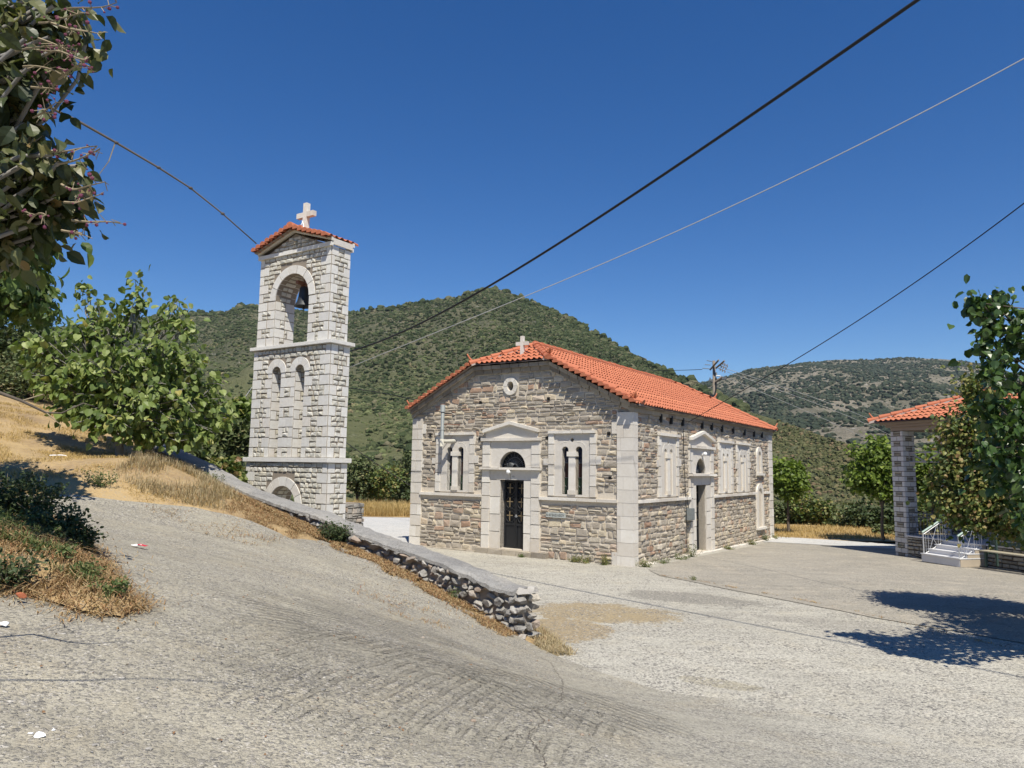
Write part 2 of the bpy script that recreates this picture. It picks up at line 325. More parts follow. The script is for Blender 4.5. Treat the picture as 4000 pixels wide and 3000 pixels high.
def hill_mat(name, cols, rock, rockamt, sc):
    q = N(name); p = q.pos(); a = q.noise(p, .012 * sc, 6, .6); b = q.noise(p, .09 * sc, 6, .7); f = q.noise(p, .5 * sc, 4, .7)
    c = q.ramp(q.math('ADD', q.math('MULTIPLY', a, .5), q.math('MULTIPLY', b, .5)), [(.32, cols[0]), (.46, cols[1]), (.56, cols[2]), (.68, cols[3])])
    rk = q.noise(q.n('Mapping', Vector=p, Scale=(1, 1, 2.6)), .11 * sc, 8, .75)
    c = q.mix(q.gray(rk, rockamt, rockamt + .07), c, rock)
    c = q.mix(q.math('MULTIPLY', q.gray(f, .45, .7), .5), c, (.05, .06, .03))
    if name == 'hill_main':
        z_ = q.n('SeparateXYZ', out=2, Vector=p); k_ = q.n('MapRange', Value=q.math('ADD', z_, q.math('MULTIPLY', a, 60)), **{'From_Min': 110., 'From_Max': 75.})
        c = q.mix(q.math('MULTIPLY', k_, .75), c, q.mix(b, (.085, .105, .045), (.19, .19, .09)))
    return q.fin(c, q.bump(q.math('ADD', b, f), 1.0, 3.0), .95, .05)
M['hill'] = hill_mat('hill_main', ((.06, .065, .04), (.1, .105, .065), (.15, .145, .09), (.2, .165, .11)), (.34, .32, .28), .6, 1)
M['farhill'] = hill_mat('hill_far', ((.1, .1, .07), (.17, .155, .115), (.26, .23, .18), (.36, .29, .22)), (.4, .385, .35), .58, .8)
M['spur'] = hill_mat('hill_spur', ((.1, .11, .045), (.15, .155, .06), (.2, .18, .08), (.24, .17, .1)), (.3, .26, .2), .7, 2)
def scrub_mat(name, stops):
    q = N(name); c = q.ramp(q.isl(), stops); n = q.noise(q.pos(), 1.2, 4, .7)
    c = q.mix(q.gray(n, .35, .65), q.mix(1.0, c, (.6, .6, .6), 'MULTIPLY'), c)
    return q.fin(c, q.bump(n, .8, .6), .95, .05)
M['scrub'] = scrub_mat('scrub_dark', [(0, (.04, .055, .026)), (.5, (.068, .088, .04)), (.85, (.11, .125, .06)), (1, (.18, .165, .1))])
M['scrub2'] = scrub_mat('scrub_olive', [(0, (.07, .09, .04)), (.5, (.13, .155, .065)), (.85, (.2, .22, .1)), (1, (.26, .21, .12))])
M['scrub4'] = scrub_mat('scrub_spur', [(0, (.07, .08, .035)), (.5, (.12, .125, .055)), (.8, (.175, .165, .08)), (1, (.22, .16, .095))])
M['scrub3'] = scrub_mat('scrub_far', [(0, (.038, .052, .036)), (.7, (.06, .076, .05)), (1, (.11, .115, .075))])
# ------------------------------------------------------------------ terrain
W0 = np.array([0.37, 11.53, 0.02]); WU = np.array([-.7917, .6109, 0.]); WN = np.array([.6109, .7917, 0.])   # boundary wall line, its direction, its far side
def wp(s, off=0.0, z=0.0): return W0 * [1, 1, 0] + WU * s + WN * off + np.array([0, 0, z])
ctl = [(0, 0, 1.1), (-2.4, 3.64, 1.27), (.04, 4.76, .86), (2.2, 5.2, .55), (4.64, 6.87, .06), (.78, 10.64, .0), (1.91, 9.16, .0), (2.76, 8.91, .0), (3.69, 8.33, .0),
       (-3, 5.94, 1.47), (-3.87, 5.74, 1.56), (-4.61, 7.94, 1.74), (-7.87, 11.4, 2.15), (-6.31, 12.73, 1.95), (-4.63, 9.29, 1.58), (-1.5, 8.0, .93), (0.2, 8.6, .38),
       (3, 2, .8), (6, 3, .35), (6, 6, .02), (8, 7, 0), (12, 5, 0), (12, 0, .3), (3, -4, 1.1), (-4, -6, 1.5), (-8, 4, 2.3), (-12, 10, 3.0), (-15, -5, 3),
       (3, 11, 0), (3, 14, -.0), (8, 14, 0), (4, 20, 0), (12, 16, 0)]
for s_, z_ in ((8.9, 2.08), (7.89, 1.9), (6.78, 1.68), (5.7, 1.48), (4.7, 1.2), (3.51, .98), (2.95, .86), (2.17, .64), (1.45, .43), (1.0, .32), (.5, .15), (0, 0), (12.88, 3.1), (11.3, 2.7), (9.8, 2.33)):
    p_ = wp(s_); ctl.append((p_[0], p_[1], z_))
for u_, v_, d_ in ((0, 1560, 21), (300, 1640, 20), (0, 1750, 15), (250, 1785, 15.5), (0, 1850, 12.6), (150, 1580, 23), (0, 1470, 29), (250, 1545, 30), (0, 1400, 42), (600, 1800, 14.5), (400, 1625, 25), (300, 1600, 38), (-500, 1300, 40)):
    ctl.append(tuple(at(u_, v_, d_)))
ctl = np.array(ctl, float)
def phi(r): return np.where(r > 1e-6, r * r * np.log(r + 1e-9), 0)
_n = len(ctl); _A = np.zeros((_n + 3, _n + 3)); _d = np.linalg.norm(ctl[:, None, :2] - ctl[None, :, :2], axis=2)
_A[:_n, :_n] = phi(_d) + np.eye(_n) * .15; _A[:_n, _n] = 1; _A[:_n, _n + 1:] = ctl[:, :2]; _A[_n:, :_n] = _A[:_n, _n:].T
_w = np.linalg.solve(_A, np.concatenate([ctl[:, 2], [0, 0, 0]]))
def H_up(P):
    P = np.asarray(P, float).reshape(-1, 2)[:, :2]; o = np.zeros(len(P))
    for k in range(0, len(P), 20000):
        q = P[k:k + 20000]; d = np.linalg.norm(q[:, None] - ctl[None, :, :2], axis=2)
        o[k:k + 20000] = phi(d) @ _w[:_n] + _w[_n] + q @ _w[_n + 1:]
    return o
def H_low(P):
    P = np.asarray(P, float).reshape(-1, 2); x, y = P[:, 0], P[:, 1]
    return -.28 * np.clip((x * .56 + y * .83 - 21) / 13, 0, 1) * np.clip((x - 1) / 6, 0, 1)
def snoise(P, sc, seed=0.0): return np.array([mnoise.noise(Vector((p[0] * sc + seed, p[1] * sc - seed, seed))) for p in P])
def wobble(poly, amp, step=.25, seed=0., fix=(), closed=True):
    out = []
    n = len(poly)
    if not closed: fix = tuple(fix) + (n - 1,)
    for i in range(n):
        a, b = np.array(poly[i][:2]), np.array(poly[(i + 1) % n][:2]); L = np.linalg.norm(b - a)
        if L > 60 or i in fix: out.append(tuple(a)); continue
        k = max(1, int(L / step)); t = b - a; nn = np.array([-t[1], t[0]]) / (L + 1e-9)
        for j in range(k):
            p = a + t * j / k
            d = amp * (mnoise.noise(Vector((p[0] * 1.3 + seed, p[1] * 1.3, seed))) + .6 * mnoise.noise(Vector((p[0] * 5, p[1] * 5 + seed, seed))))
            out.append(tuple(p + nn * d))
    return out
def sheet(name, poly, H, off, step, mat, kind='structure', rough=0., near=None, skirt=0):
    P = np.array(poly); lo, hi = P.min(0), P.max(0)
    gx, gy = np.meshgrid(np.arange(lo[0], hi[0], step), np.arange(lo[1], hi[1], step)); g = np.stack([gx.ravel(), gy.ravel()], 1)
    g = g + rng.uniform(-.2, .2, g.shape) * step; g = g[inpoly(g, poly)]
    # keep clear of the edge
    d = np.full(len(g), 1e9)
    for i in range(len(P)):
        a, b = P[i], P[(i + 1) % len(P)]; t = np.clip(((g - a) @ (b - a)) / (((b - a) @ (b - a)) + 1e-9), 0, 1)
        d = np.minimum(d, np.linalg.norm(g - (a + t[:, None] * (b - a)), axis=1))
    g = g[d > step * .35]
    V, F = cdt([tuple(p) for p in P], (), [tuple(p) for p in g])
    z = H(V) + off
    if rough: z = z + rough * snoise(V, 1.1) + rough * .5 * snoise(V, 4.0)
    mb = MB(); mb.add(np.column_stack([V, z]), F)
    if skirt:
        zz = H(P) + off
        for i in range(len(P)):
            j = (i + 1) % len(P)
            mb.quad((*P[i], zz[i] - .002), (*P[i], zz[i] - skirt), (*P[j], zz[j] - skirt), (*P[j], zz[j] - .002))
    o = mb.build(name, mat, smooth=True); return tag(o, kind=kind)
# ground out to the horizon: plateau, then the valley
def Hg(P):
    P = np.asarray(P, float).reshape(-1, 2); x, y = P[:, 0], P[:, 1]
    e = np.maximum(0, np.maximum(y - (44 - .12 * np.clip(x, -20, 60)), -x - 40))
    return H_low(P) - .06 - np.minimum(e * .22, 14)
rad = np.concatenate([np.linspace(0, 60, 61), np.geomspace(63, 9000, 40)]); th = np.linspace(0, 2 * np.pi, 145)[:-1]
g = np.array([(4 + r * np.cos(t), 14 + r * np.sin(t)) for r in rad[1:] for t in th]); g = np.vstack([[4, 14], g])
i = np.arange(len(rad) - 2)[:, None] * 144 + 1; j = np.arange(144)[None]; jn = (j + 1) % 144
mb = MB(); mb.add(np.column_stack([g, Hg(g)]), np.stack([i + j, i + 144 + j, i + 144 + jn, i + jn], -1).reshape(-1, 4)); nb_ = len(g)
mb.f.append(np.array([[0, 1 + k, 1 + (k + 1) % 144] for k in range(144)]))
tag(mb.build('ground', M['valley'], smooth=True), kind='structure')
# upper slope, retained by the boundary wall
jn_edge = [(0.62, 11.0), (.78, 10.64), (1.25, 9.9), (1.91, 9.16), (2.76, 8.8), (3.69, 8.33), (4.8, 7.1), (6.5, 5.2), (9, 2.5), (12, -3)]
c0, c1 = wp(0.05, .25), wp(13.2, .25)
slope_poly = [tuple(c0[:2])] + [tuple(p) for p in jn_edge] + [(12, -12), (-30, -12), (-48, 20), (-48, 60), (-30, 52), (-19, 34), (-13.5, 25), tuple(c1[:2])]

# concrete road over it
def xy(u, v, z): 
    q = at(u, v, 10) - EYE; t = (z - 2.7) / q[2]; p = EYE + q * t; return (p[0], p[1])
def onup(u, v):
    q = at(u, v, 10) - EYE; t = np.arange(.2, 3.2, .004); P = EYE + q * t[:, None]; k = np.nonzero(P[:, 2] < H_up(P[:, :2]))[0]
    p = P[k[0]] if len(k) else P[-1]; return (p[0], p[1])
road_edge = [onup(*q) for q in ((0, 1935), (300, 1945), (560, 1975), (760, 1992), (900, 2022), (980, 2046), (1060, 2080), (1140, 2116))] + [tuple(wp(s_, o_)[:2]) for s_, o_ in ((4.5, -.46), (3.6, -.42), (2.6, -.34), (1.7, -.3), (.9, -.16), (.3, -.04))]
open('/tmp/dbg','w').write(repr([tuple(np.round(p, 2)) for p in road_edge])) if False else (lambda *a: None)('x', [tuple(np.round(p, 2)) for p in road_edge])
road_poly = wobble([(-16, 15)] + road_edge, .1, .25, 3., closed=False) + wobble([(.5, 11.25)] + jn_edge[:7], .05, .4, 1., closed=False) + [(9, 2.5), (11, -8), (-16, -8)]
def edist(P, poly):
    B = np.array(poly); d = np.full(len(P), 1e9)
    for k in range(len(B)):
        a, b = B[k], B[(k + 1) % len(B)]; t = np.clip(((P - a) @ (b - a)) / (((b - a) @ (b - a)) + 1e-9), 0, 1)
        d = np.minimum(d, np.linalg.norm(P - (a + t[:, None] * (b - a)), axis=1))
    return d
def H_slope(P):
    P = np.asarray(P, float).reshape(-1, 2); return H_up(P) - .14 * np.clip(edist(P, road_poly) / .35 - .3, 0, 1) * inpoly(P, road_poly)
sheet('slope', slope_poly, H_slope, 0.0, .4, M['dirt'], skirt=6)
sheet('road', road_poly, H_up, .04, .3, M['road'], skirt=.06)
def crack(px, wd, mat, H, off, seed):
    g = np.random.default_rng(seed); P = np.array([onup(*q) for q in px]); L = np.concatenate([[0], np.cumsum(np.linalg.norm(np.diff(P, axis=0), axis=1))]); t = np.arange(0, L[-1], .035)
    X = np.stack([np.interp(t, L, P[:, k]) for k in (0, 1)], 1) + g.normal(0, .009, (len(t), 2)); d = np.gradient(X, axis=0); n = np.stack([-d[:, 1], d[:, 0]], 1); n /= np.linalg.norm(n, axis=1)[:, None] + 1e-9; w_ = wd * g.uniform(.3, 1, (len(t), 1))
    A, B = X - n * w_, X + n * w_; z = H(X) + off; mb = MB(); i = np.arange(len(t) - 1); mb.add(np.vstack([np.column_stack([A, z]), np.column_stack([B, z])]), np.stack([i, i + 1, len(t) + i + 1, len(t) + i], 1)); tag(mb.build('pavement_crack', mat), kind='structure')
crack([(2085, 2800), (2130, 2840), (2075, 2880), (2060, 2910), (2100, 2950), (2125, 2995), (2140, 3060)], .004, M['dark_bark'], H_up, .046, 1)
crack([(2040, 2545), (2150, 2600), (2200, 2680), (2190, 2760), (2085, 2800)], .003, M['dark_mortar'], H_up, .046, 2)
# plaza
plaza_poly = [(0.45, 11.6), (.62, 10.95), (.75, 10.6), (1.2, 9.85), (1.85, 9.1), (2.7, 8.74), (3.6, 8.25), (4.7, 7.0), (6.4, 5.1), (8.9, 2.4), (12, -3), (30, -3), (30, 30), (16.6, 30), (12.2, 32.6), (9, 38), (-4, 39.5), (-14, 39), (-16, 30), (-9, 19.1)]
sheet('plaza', wobble(plaza_poly, .12, .5, 5., fix=tuple(range(12))), H_low, .0, .8, M['plaza'])
court = [(3.75, 20.3), (3.88, 19.1), (5.4, 16.5), (7.1, 13.75), (8.6, 11.9), (12, 8.6), (17, 4), (29, -2), (29, 29), (16.0, 29.4), (11.3, 31.6)]
sheet('courtyard', wobble(court, .06, .4, 8.), H_low, .012, .8, M['court'])
J0 = [xy(u, v, 0) for u, v in ((2570, 2246), (2750, 2275), (2930, 2310), (3100, 2340), (3300, 2380), (3500, 2430), (3750, 2490), (4050, 2560))]
sheet('path', wobble([(10.6, 31.0), (12.3, 30.3), (16.5, 28.6), (17.5, 30.5), (12.5, 34.0), (9.8, 33.8)], .06, .4, 2.), H_low, .022, .6, M['pale_conc'])
sheet('pale_pavement', wobble([(-11.5, 25.5), (-3.6, 21.2), (-2.5, 26), (-4, 38.6), (-13, 38.4)], .1, .5, 9.), H_low, .014, .8, M['pale_conc'])
# low earth bank at the left of the road
bank_px = [(-900, 1960), (0, 1975), (150, 2010), (260, 2080), (330, 2150), (430, 2250), (500, 2340), (540, 2400), (470, 2440), (330, 2420), (200, 2380), (60, 2350), (-300, 2350), (-1200, 2500)]
bank = wobble([onup(*q) for q in bank_px], .1, .2, 12.)
(lambda *a: None)('BANK', [tuple(np.round(onup(*q), 2)) for q in bank_px])
def bd(P):
    B = np.array(bank); d = np.full(len(P), 1e9)
    for k in range(len(B)):
        a, b = B[k], B[(k + 1) % len(B)]; t = np.clip(((P - a) @ (b - a)) / (((b - a) @ (b - a)) + 1e-9), 0, 1)
        d = np.minimum(d, np.linalg.norm(P - (a + t[:, None] * (b - a)), axis=1))
    return d * inpoly(P, bank)
def H_bank(P):
    P = np.asarray(P, float).reshape(-1, 2); d = bd(P); return H_up(P) + .045 + .38 * (1 - np.exp(-d / .9))
sheet('bank', bank, H_bank, 0, .22, M['dirt'], rough=.02, skirt=.05)

# ------------------------------------------------------------------ hills
def crest(pts, ds):
    out = []
    for (u, v), d in zip(pts, ds): out.append(at(u, v, d))
    return np.array(out)
def resample(P, n):
    L = np.concatenate([[0], np.cumsum(np.linalg.norm(np.diff(P, axis=0), axis=1))]); t = np.linspace(0, L[-1], n)
    return np.stack([np.interp(t, L, P[:, k]) for k in range(3)], 1)
def hill(name, C, B, p, mat, amp, nT=70, nA=240, nsc=.012, rel=.05, back=None):
    C = resample(C, nA); B = resample(B, nA); nB_ = 18
    T = np.linspace(0, 1, nT); V = []
    for t in T:
        q = B * (1 - t) + C * t; q[:, 2] = B[:, 2] + (C[:, 2] - B[:, 2]) * t ** p; V.append(q)
    out = C - EYE; out[:, 2] = 0; out /= np.linalg.norm(out, axis=1)[:, None]; H = (C[:, 2] - B[:, 2])
    for k in range(1, nB_):
        q = C + out * (k / nB_) * (back or 400); q[:, 2] = C[:, 2] - H * (k / nB_) ** 1.3 * 1.1; V.append(q)
    V = np.array(V); fl = V.reshape(-1, 3)
    nz = np.array([mnoise.fractal(Vector((a[0] * nsc, a[1] * nsc, 3.3)), .9, 2.1, 5) for a in fl]).reshape(V.shape[:2])
    rg = np.array([abs(mnoise.noise(Vector((a[0] * nsc * .8 + 9, a[1] * nsc * .8, 1.3)))) for a in fl]).reshape(V.shape[:2])
    tt = np.concatenate([T, np.ones(nB_ - 1)]); k = np.sin(np.clip(tt, 0, 1) * np.pi) ** .7
    V[:, :, 2] += amp * k[:, None] * (nz * .8 - rg * 1.6) + rel * amp * nz * (1 - k[:, None])
    r, c = V.shape[:2]; i = np.arange(r - 1)[:, None] * c; j = np.arange(c - 1)[None]
    mb = MB(); mb.add(V.reshape(-1, 3), np.stack([i + j, i + j + 1, i + c + j + 1, i + c + j], -1).reshape(-1, 4))
    tag(mb.build(name, mat, smooth=True), kind='structure'); return V[:nT]
mc = [(-1500, 1450), (-400, 1330), (300, 1270), (600, 1238), (757, 1226), (826, 1221), (877, 1217), (953, 1190), (1013, 1194), (1200, 1215), (1371, 1222), (1428, 1215), (1478, 1200), (1548, 1196), (1605, 1186), (1681, 1176), (1776, 1164), (1839, 1142), (1880, 1131), (1915, 1128), (1966, 1135), (2029, 1155), (2100, 1189), (2200, 1240), (2260, 1272), (2405, 1350), (2532, 1421), (2640, 1467), (2714, 1501), (2777, 1534), (2853, 1572), (2929, 1610), (3043, 1642), (3138, 1673), (3233, 1711), (3328, 1740), (3480, 1800), (3700, 1890)]
md = [900, 900, 900, 900, 900, 900, 890, 880, 880, 870, 860, 850, 850, 840, 830, 820, 810, 800, 800, 800, 790, 770, 740, 700, 660, 600, 540, 500, 470, 440, 410, 380, 340, 310, 280, 255, 215, 180]
MC = crest(mc, md)
def basel(C, r, z):
    d = C - EYE; d[:, 2] = 0; l = np.linalg.norm(d, axis=1); return np.column_stack([(EYE + d / l[:, None] * np.interp(l, [150, 900], r)[:, None])[:, :2], np.full(len(C), z)])
HM = hill('hill', MC, basel(MC, (95, 150), -16.), 1.15, M['hill'], 14, nA=340)
_cut = int(340 * .80); HS = HM[:, 262:]; HF_ = HM; HM = HM[:, :300]
fc = [(2300, 1560), (2500, 1540), (2650, 1515), (2714, 1503), (2790, 1486), (2853, 1468), (2929, 1442), (3043, 1430), (3157, 1416), (3265, 1406), (3454, 1405), (3549, 1399), (3676, 1402), (3771, 1411), (3853, 1427), (4000, 1470), (4300, 1560), (5200, 1700)]
FC = crest(fc, [1900] * 18)
HF = hill('hill_far', FC, basel(FC, (300, 450), -20.), .95, M['farhill'], 34, nsc=.004, back=900)
def scrub(name, HV, n, rlo, rhi, mat, sub=1, t0=0., t1=1., pw=1.0, dens=None, squash=.7, clus=.02, thr=-.1, seed=1):
    g = np.random.default_rng(seed); V0, F0 = ICO[sub]; r, c = HV.shape[:2]; got = []; 
    while sum(len(x) for x in got) < n:
        k = n * 2; a = (t0 + (t1 - t0) * g.uniform(0, 1, k) ** pw) * (r - 1.01); b = g.uniform(0, c - 1.01, k); ia, ib = a.astype(int), b.astype(int); fa, fb = (a - ia)[:, None], (b - ib)[:, None]
        P = HV[ia, ib] * (1 - fa) * (1 - fb) + HV[ia + 1, ib] * fa * (1 - fb) + HV[ia, ib + 1] * (1 - fa) * fb + HV[ia + 1, ib + 1] * fa * fb
        nz = np.array([mnoise.noise(Vector((p[0] * clus, p[1] * clus, p[2] * clus * 1.4 + seed))) for p in P]); keep = nz + g.normal(0, .25, k) > thr
        got.append(P[keep])
    P = np.concatenate(got)[:n]; s = rlo + (rhi - rlo) * g.uniform(0, 1, n) ** 2.2
    V = V0[None] * (1 + g.uniform(-.28, .28, (n, len(V0), 1))) * s[:, None, None] * np.array([1, 1, squash]) * g.uniform(.75, 1.3, (n, 1, 3)) + (P + [0, 0, 0])[:, None] + np.array([0, 0, .15]) * s[:, None, None]
    F = (F0[None] + (np.arange(n) * len(V0))[:, None, None]).reshape(-1, 3)
    mb = MB(); mb.add(V.reshape(-1, 3), F); return tag(mb.build(name, mat, smooth=False), kind='stuff')
scrub('hill_scrub', HM, 60000, .6, 2.4, M['scrub'], 1, .25, 1.0, .6, seed=3, thr=-.22, clus=.014)
scrub('slope_scrub', HM, 34000, .4, 1.5, M['scrub2'], 1, .03, .72, 1., seed=4, thr=-.1)
scrub('valley_scrub', HM, 1800, 1.0, 2.6, M['scrub'], 2, .0, .3, 1., seed=5, thr=0.)
scrub('spur_scrub', HS, 12000, .3, 1.1, M['scrub4'], 1, .05, 1., 1., seed=6, thr=-.1)
scrub('spur_thicket', HS, 500, 1.2, 2.6, M['scrub'], 2, .0, .35, 1., seed=8, thr=-.05)
scrub('far_scrub', HF, 60000, 1.3, 5.2, M['scrub3'], 1, .1, 1., .8, seed=7, clus=.012, thr=-.14)
scrub('ridge_trees', HM, 700, 2.0, 4.6, M['scrub'], 2, .965, 1.0, 1., seed=9, thr=-.05, squash=.9, clus=.02)
# ------------------------------------------------------------------ masonry
def stone(mb, T, s0, s1, z0, z1, out, back=-.02, rough=.5, g=rng):
    """one hewn stone: T(s,z,d) with d<0 standing proud of the wall"""
    w, h = s1 - s0, z1 - z0; j = min(w, h) * .12 * rough; ins = min(w, h) * .12 * rough
    a = g.uniform(-j, j, (4, 2)); C = np.array([[s0, z0], [s1, z0], [s1, z1], [s0, z1]]) + a
    K = np.array([[s0 + ins, z0 + ins], [s1 - ins, z0 + ins], [s1 - ins, z1 - ins], [s0 + ins, z1 - ins]]) + a + g.uniform(-j, j, (4, 2)) * .5
    o = out * (1 + g.uniform(-.35, .35, 4) * rough)
    V = [T(*C[k], back * -1) for k in range(4)] + [T(*K[k], -o[k]) for k in range(4)]
    if rough > .3:
        V.append(T(*(K.mean(0) + g.uniform(-.15, .15, 2) * [w, h]), -out * g.uniform(1.0, 1.0 + .6 * rough)))
        F3 = [[4, 5, 8], [5, 6, 8], [6, 7, 8], [7, 4, 8]]
        mb.add(V, [[0, 1, 5, 4], [1, 2, 6, 5], [2, 3, 7, 6], [3, 0, 4, 7]]); n = mb.n - 9
        mb.f.append(np.array(F3) + n)
    else:
        mb.add(V, [[0, 1, 5, 4], [1, 2, 6, 5], [2, 3, 7, 6], [3, 0, 4, 7], [4, 5, 6, 7]])
def free(lo, hi, z0, z1, holes):
    iv = [(lo, hi)]
    for (a, b, c, d) in holes:
        if z1 <= c + .01 or z0 >= d - .01: continue
        nv = []
        for p, q in iv:
            if b <= p or a >= q: nv.append((p, q)); continue
            if a - p > .03: nv.append((p, a))
            if q - b > .03: nv.append((b, q))
        iv = nv
    return iv
def rubble(mb, T, clip, z0, z1, ch, cw, gap, out, holes=(), g=rng, rough=.8):
    z = z0
    while z < z1 - .02:
        h = g.uniform(*ch); h = min(h, z1 - z)
        if z1 - z - h < ch[0] * .6: h = z1 - z
        lo, hi = clip(z + h * .6)
        for p, q in free(lo, hi, z, z + h, holes):
            s = p
            while s < q - .01:
                w = g.uniform(*cw) * (1.3 if g.random() < .12 else 1); w = min(w, q - s)
                if q - s - w < cw[0] * .6: w = q - s
                if h > .13 and g.random() < .28 and w < .5:
                    k = g.uniform(.35, .65)
                    stone(mb, T, s + gap / 2, s + w - gap / 2, z + gap / 2, z + h * k - gap / 2, out * g.uniform(.5, 1.3), rough=rough, g=g)
                    stone(mb, T, s + gap / 2, s + w - gap / 2, z + h * k + gap / 2, z + h - gap / 2, out * g.uniform(.5, 1.3), rough=rough, g=g)
                else: stone(mb, T, s + gap / 2, s + w - gap / 2, z + gap / 2, z + h - gap / 2, out * g.uniform(.4, 1.4), rough=rough, g=g)
                s += w
        z += h
def blocks(mb, T, s0, s1, z0, z1, h, out, gap=.014, split=None, g=rng, rough=.12):
    n = max(1, round((z1 - z0) / h)); hh = (z1 - z0) / n
    for k in range(n):
        a, b = z0 + k * hh, z0 + (k + 1) * hh
        if split and (k % 2 or g.random() < .5):
            m_ = s0 + (s1 - s0) * g.uniform(*split)
            stone(mb, T, s0, m_ - gap / 2, a + gap / 2, b - gap / 2, out, rough=rough, g=g); stone(mb, T, m_ + gap / 2, s1, a + gap / 2, b - gap / 2, out, rough=rough, g=g)
        else: stone(mb, T, s0, s1, a + gap / 2, b - gap / 2, out * g.uniform(.9, 1.1), rough=rough, g=g)
def run(mb, T, s0, s1, z0, z1, w, out, gap=.012, g=rng, rough=.1):
    n = max(1, round((s1 - s0) / w)); ww = (s1 - s0) / n
    for k in range(n): stone(mb, T, s0 + k * ww + gap / 2, s0 + (k + 1) * ww - gap / 2, z0, z1, out * g.uniform(.92, 1.05), rough=rough, g=g)
# ------------------------------------------------------------------ roof tiles
def tile_field(mb, O, U, V, Nn, LU, LV, inside, per=.2, row=.36, amp=.05, lift=.035, g=rng):
    """corrugated rows of barrel tiles; O corner, U along the eave, V up the slope"""
    O, U, V, Nn = map(np.array, (O, U, V, Nn)); ns = 6; nu = int(LU / per); nr = int(math.ceil(LV / row))
    uu = np.arange(nu * ns + 1) * per / ns
    ph = (uu / per) % 1; hgt = amp * np.where(ph < .62, np.sin(np.clip(ph / .62, 0, 1) * np.pi) ** .8, -.12 * np.sin((ph - .62) / .38 * np.pi))
    for r in range(nr):
        v0, v1 = r * row, (r + 1) * row + .05; jit = np.repeat(g.uniform(-.012, .012, nu + 1), ns)[:len(uu)]
        jz = np.repeat(g.uniform(-.006, .006, nu + 1), ns)[:len(uu)]
        A = O + uu[:, None] * U + (v0 + jit)[:, None] * V + (hgt + lift + jz)[:, None] * Nn; B = O + uu[:, None] * U + (v1 + jit)[:, None] * V + (hgt * .85)[:, None] * Nn
        mid = (v0 + v1) / 2; k = np.array([inside(uu[i] + per / ns / 2, mid) for i in range(len(uu) - 1)])
        if not k.any(): continue
        n = len(uu); idx = np.nonzero(k)[0]
        mb.add(np.vstack([A, B]), np.stack([idx, idx + 1, n + idx + 1, n + idx], 1))
def barrel_line(mb, P, Q, r=.12, step=.38, n=7, lift=.02, g=rng):
    P, Q = np.array(P, float), np.array(Q, float); L = np.linalg.norm(Q - P); d = (Q - P) / L; k = max(1, int(round(L / step))); st = L / k
    side = np.cross(d, [0, 0, 1.]); side /= np.linalg.norm(side); upv = np.cross(side, d)
    for i in range(k):
        a, b = P + d * (i * st - .03), P + d * ((i + 1) * st + .03); j = g.uniform(-.012, .012)
        t = np.linspace(-.12 * np.pi, 1.12 * np.pi, n)
        A = a + (r * 1.12) * (np.cos(t)[:, None] * side + np.sin(t)[:, None] * upv * .85) + upv * (lift + j); B = b + r * .92 * (np.cos(t)[:, None] * side + np.sin(t)[:, None] * upv * .85) + upv * (lift - .02 + j)
        ii = np.arange(n - 1); mb.add(np.vstack([A, B]), np.stack([ii, ii + 1, n + ii + 1, n + ii], 1))
        mb.add(A, [list(range(n))])
def bed_line(mb, P, Q, w=.2, h=.07, dz=-.03):
    P, Q = np.array(P, float), np.array(Q, float); d = Q - P; side = np.cross(d, [0, 0, 1.]); side /= np.linalg.norm(side); side *= w
    z = np.array([0, 0, 1.]); a = [P + side * .95 + z * (dz - .02), P - side * .95 + z * (dz - .02), P - side * .5 + z * (dz + h), P + side * .5 + z * (dz + h)]; b = [p + d for p in a]
    mb.add(a + b, [[0, 1, 2, 3], [7, 6, 5, 4], [0, 4, 5, 1], [1, 5, 6, 2], [2, 6, 7, 3], [3, 7, 4, 0]])
def finial(mb, P, out, s=1.0, palm=True):
    """upturned ridge-end ornament: a curled horn with a fan of lobes"""
    P = np.array(P, float); out = np.array(out, float); out[2] = 0; out /= np.linalg.norm(out); z = np.array([0, 0, 1.])
    t = np.linspace(0, 1, 7)[:, None]; mb.tube(P - out * .12 * s + out * .3 * s * t + z * s * (.02 + .3 * t ** 2), np.linspace(.075, .022, 7) * s, 7)
    side = np.cross(out, z)
    if palm:
        for k in (-2, -1, 0, 1, 2):
            d = z * math.cos(k * .42) + side * math.sin(k * .42); c = P + z * .1 * s
            mb.tube([c, c + d * .12 * s, c + d * (.22 - .02 * abs(k)) * s + out * .03 * s], [.02 * s, .032 * s, .008], 5)

# ------------------------------------------------------------------ church
CH_YAW = R(34.05)
church = empty('church', (3.101, 21.09, 0), -CH_YAW, 'low rubble stone church with orange tiled roof and pale dressed stone corners', 'church')
XL, XR, YB = -7.86, .43, 14.85       # local x runs right along the front, y to the back
TF = lambda s, z, d: (s, d, z)                    # front wall
TS = lambda s, z, d: (XR - d, s, z)               # long side wall
def jam(cx, w): return [(cx - w, cx + w)]
wl, wr = -5.96, -1.515
def twin(cx): return [arch(cx - .235, 1.93, 3.24, .115), arch(cx + .235, 1.93, 3.24, .115)]
door_f = rect(-4.11, -3.21, .18, 2.31); lun_f = [(-3.66 - .5, 2.70), (-3.66 + .5, 2.70)] + [(-3.66 + .5 * math.cos(t), 2.70 + .51 * math.sin(t)) for t in np.linspace(0, math.pi, 16)[1:-1]]
ocul = circ(-3.77, 5.28, .12, .15)
prof = [(XL, -.3), (XR, -.3), (XR, 4.45), (-2.28, 5.86), (-5.17, 5.86), (XL, 4.45)]
W = MB()
front_holes = [door_f, lun_f, ocul] + twin(wl) + twin(wr) + [circ(wl, 3.56, .065), circ(wr, 3.54, .065)]
slab(W, prof, front_holes, TF, 0, .45)
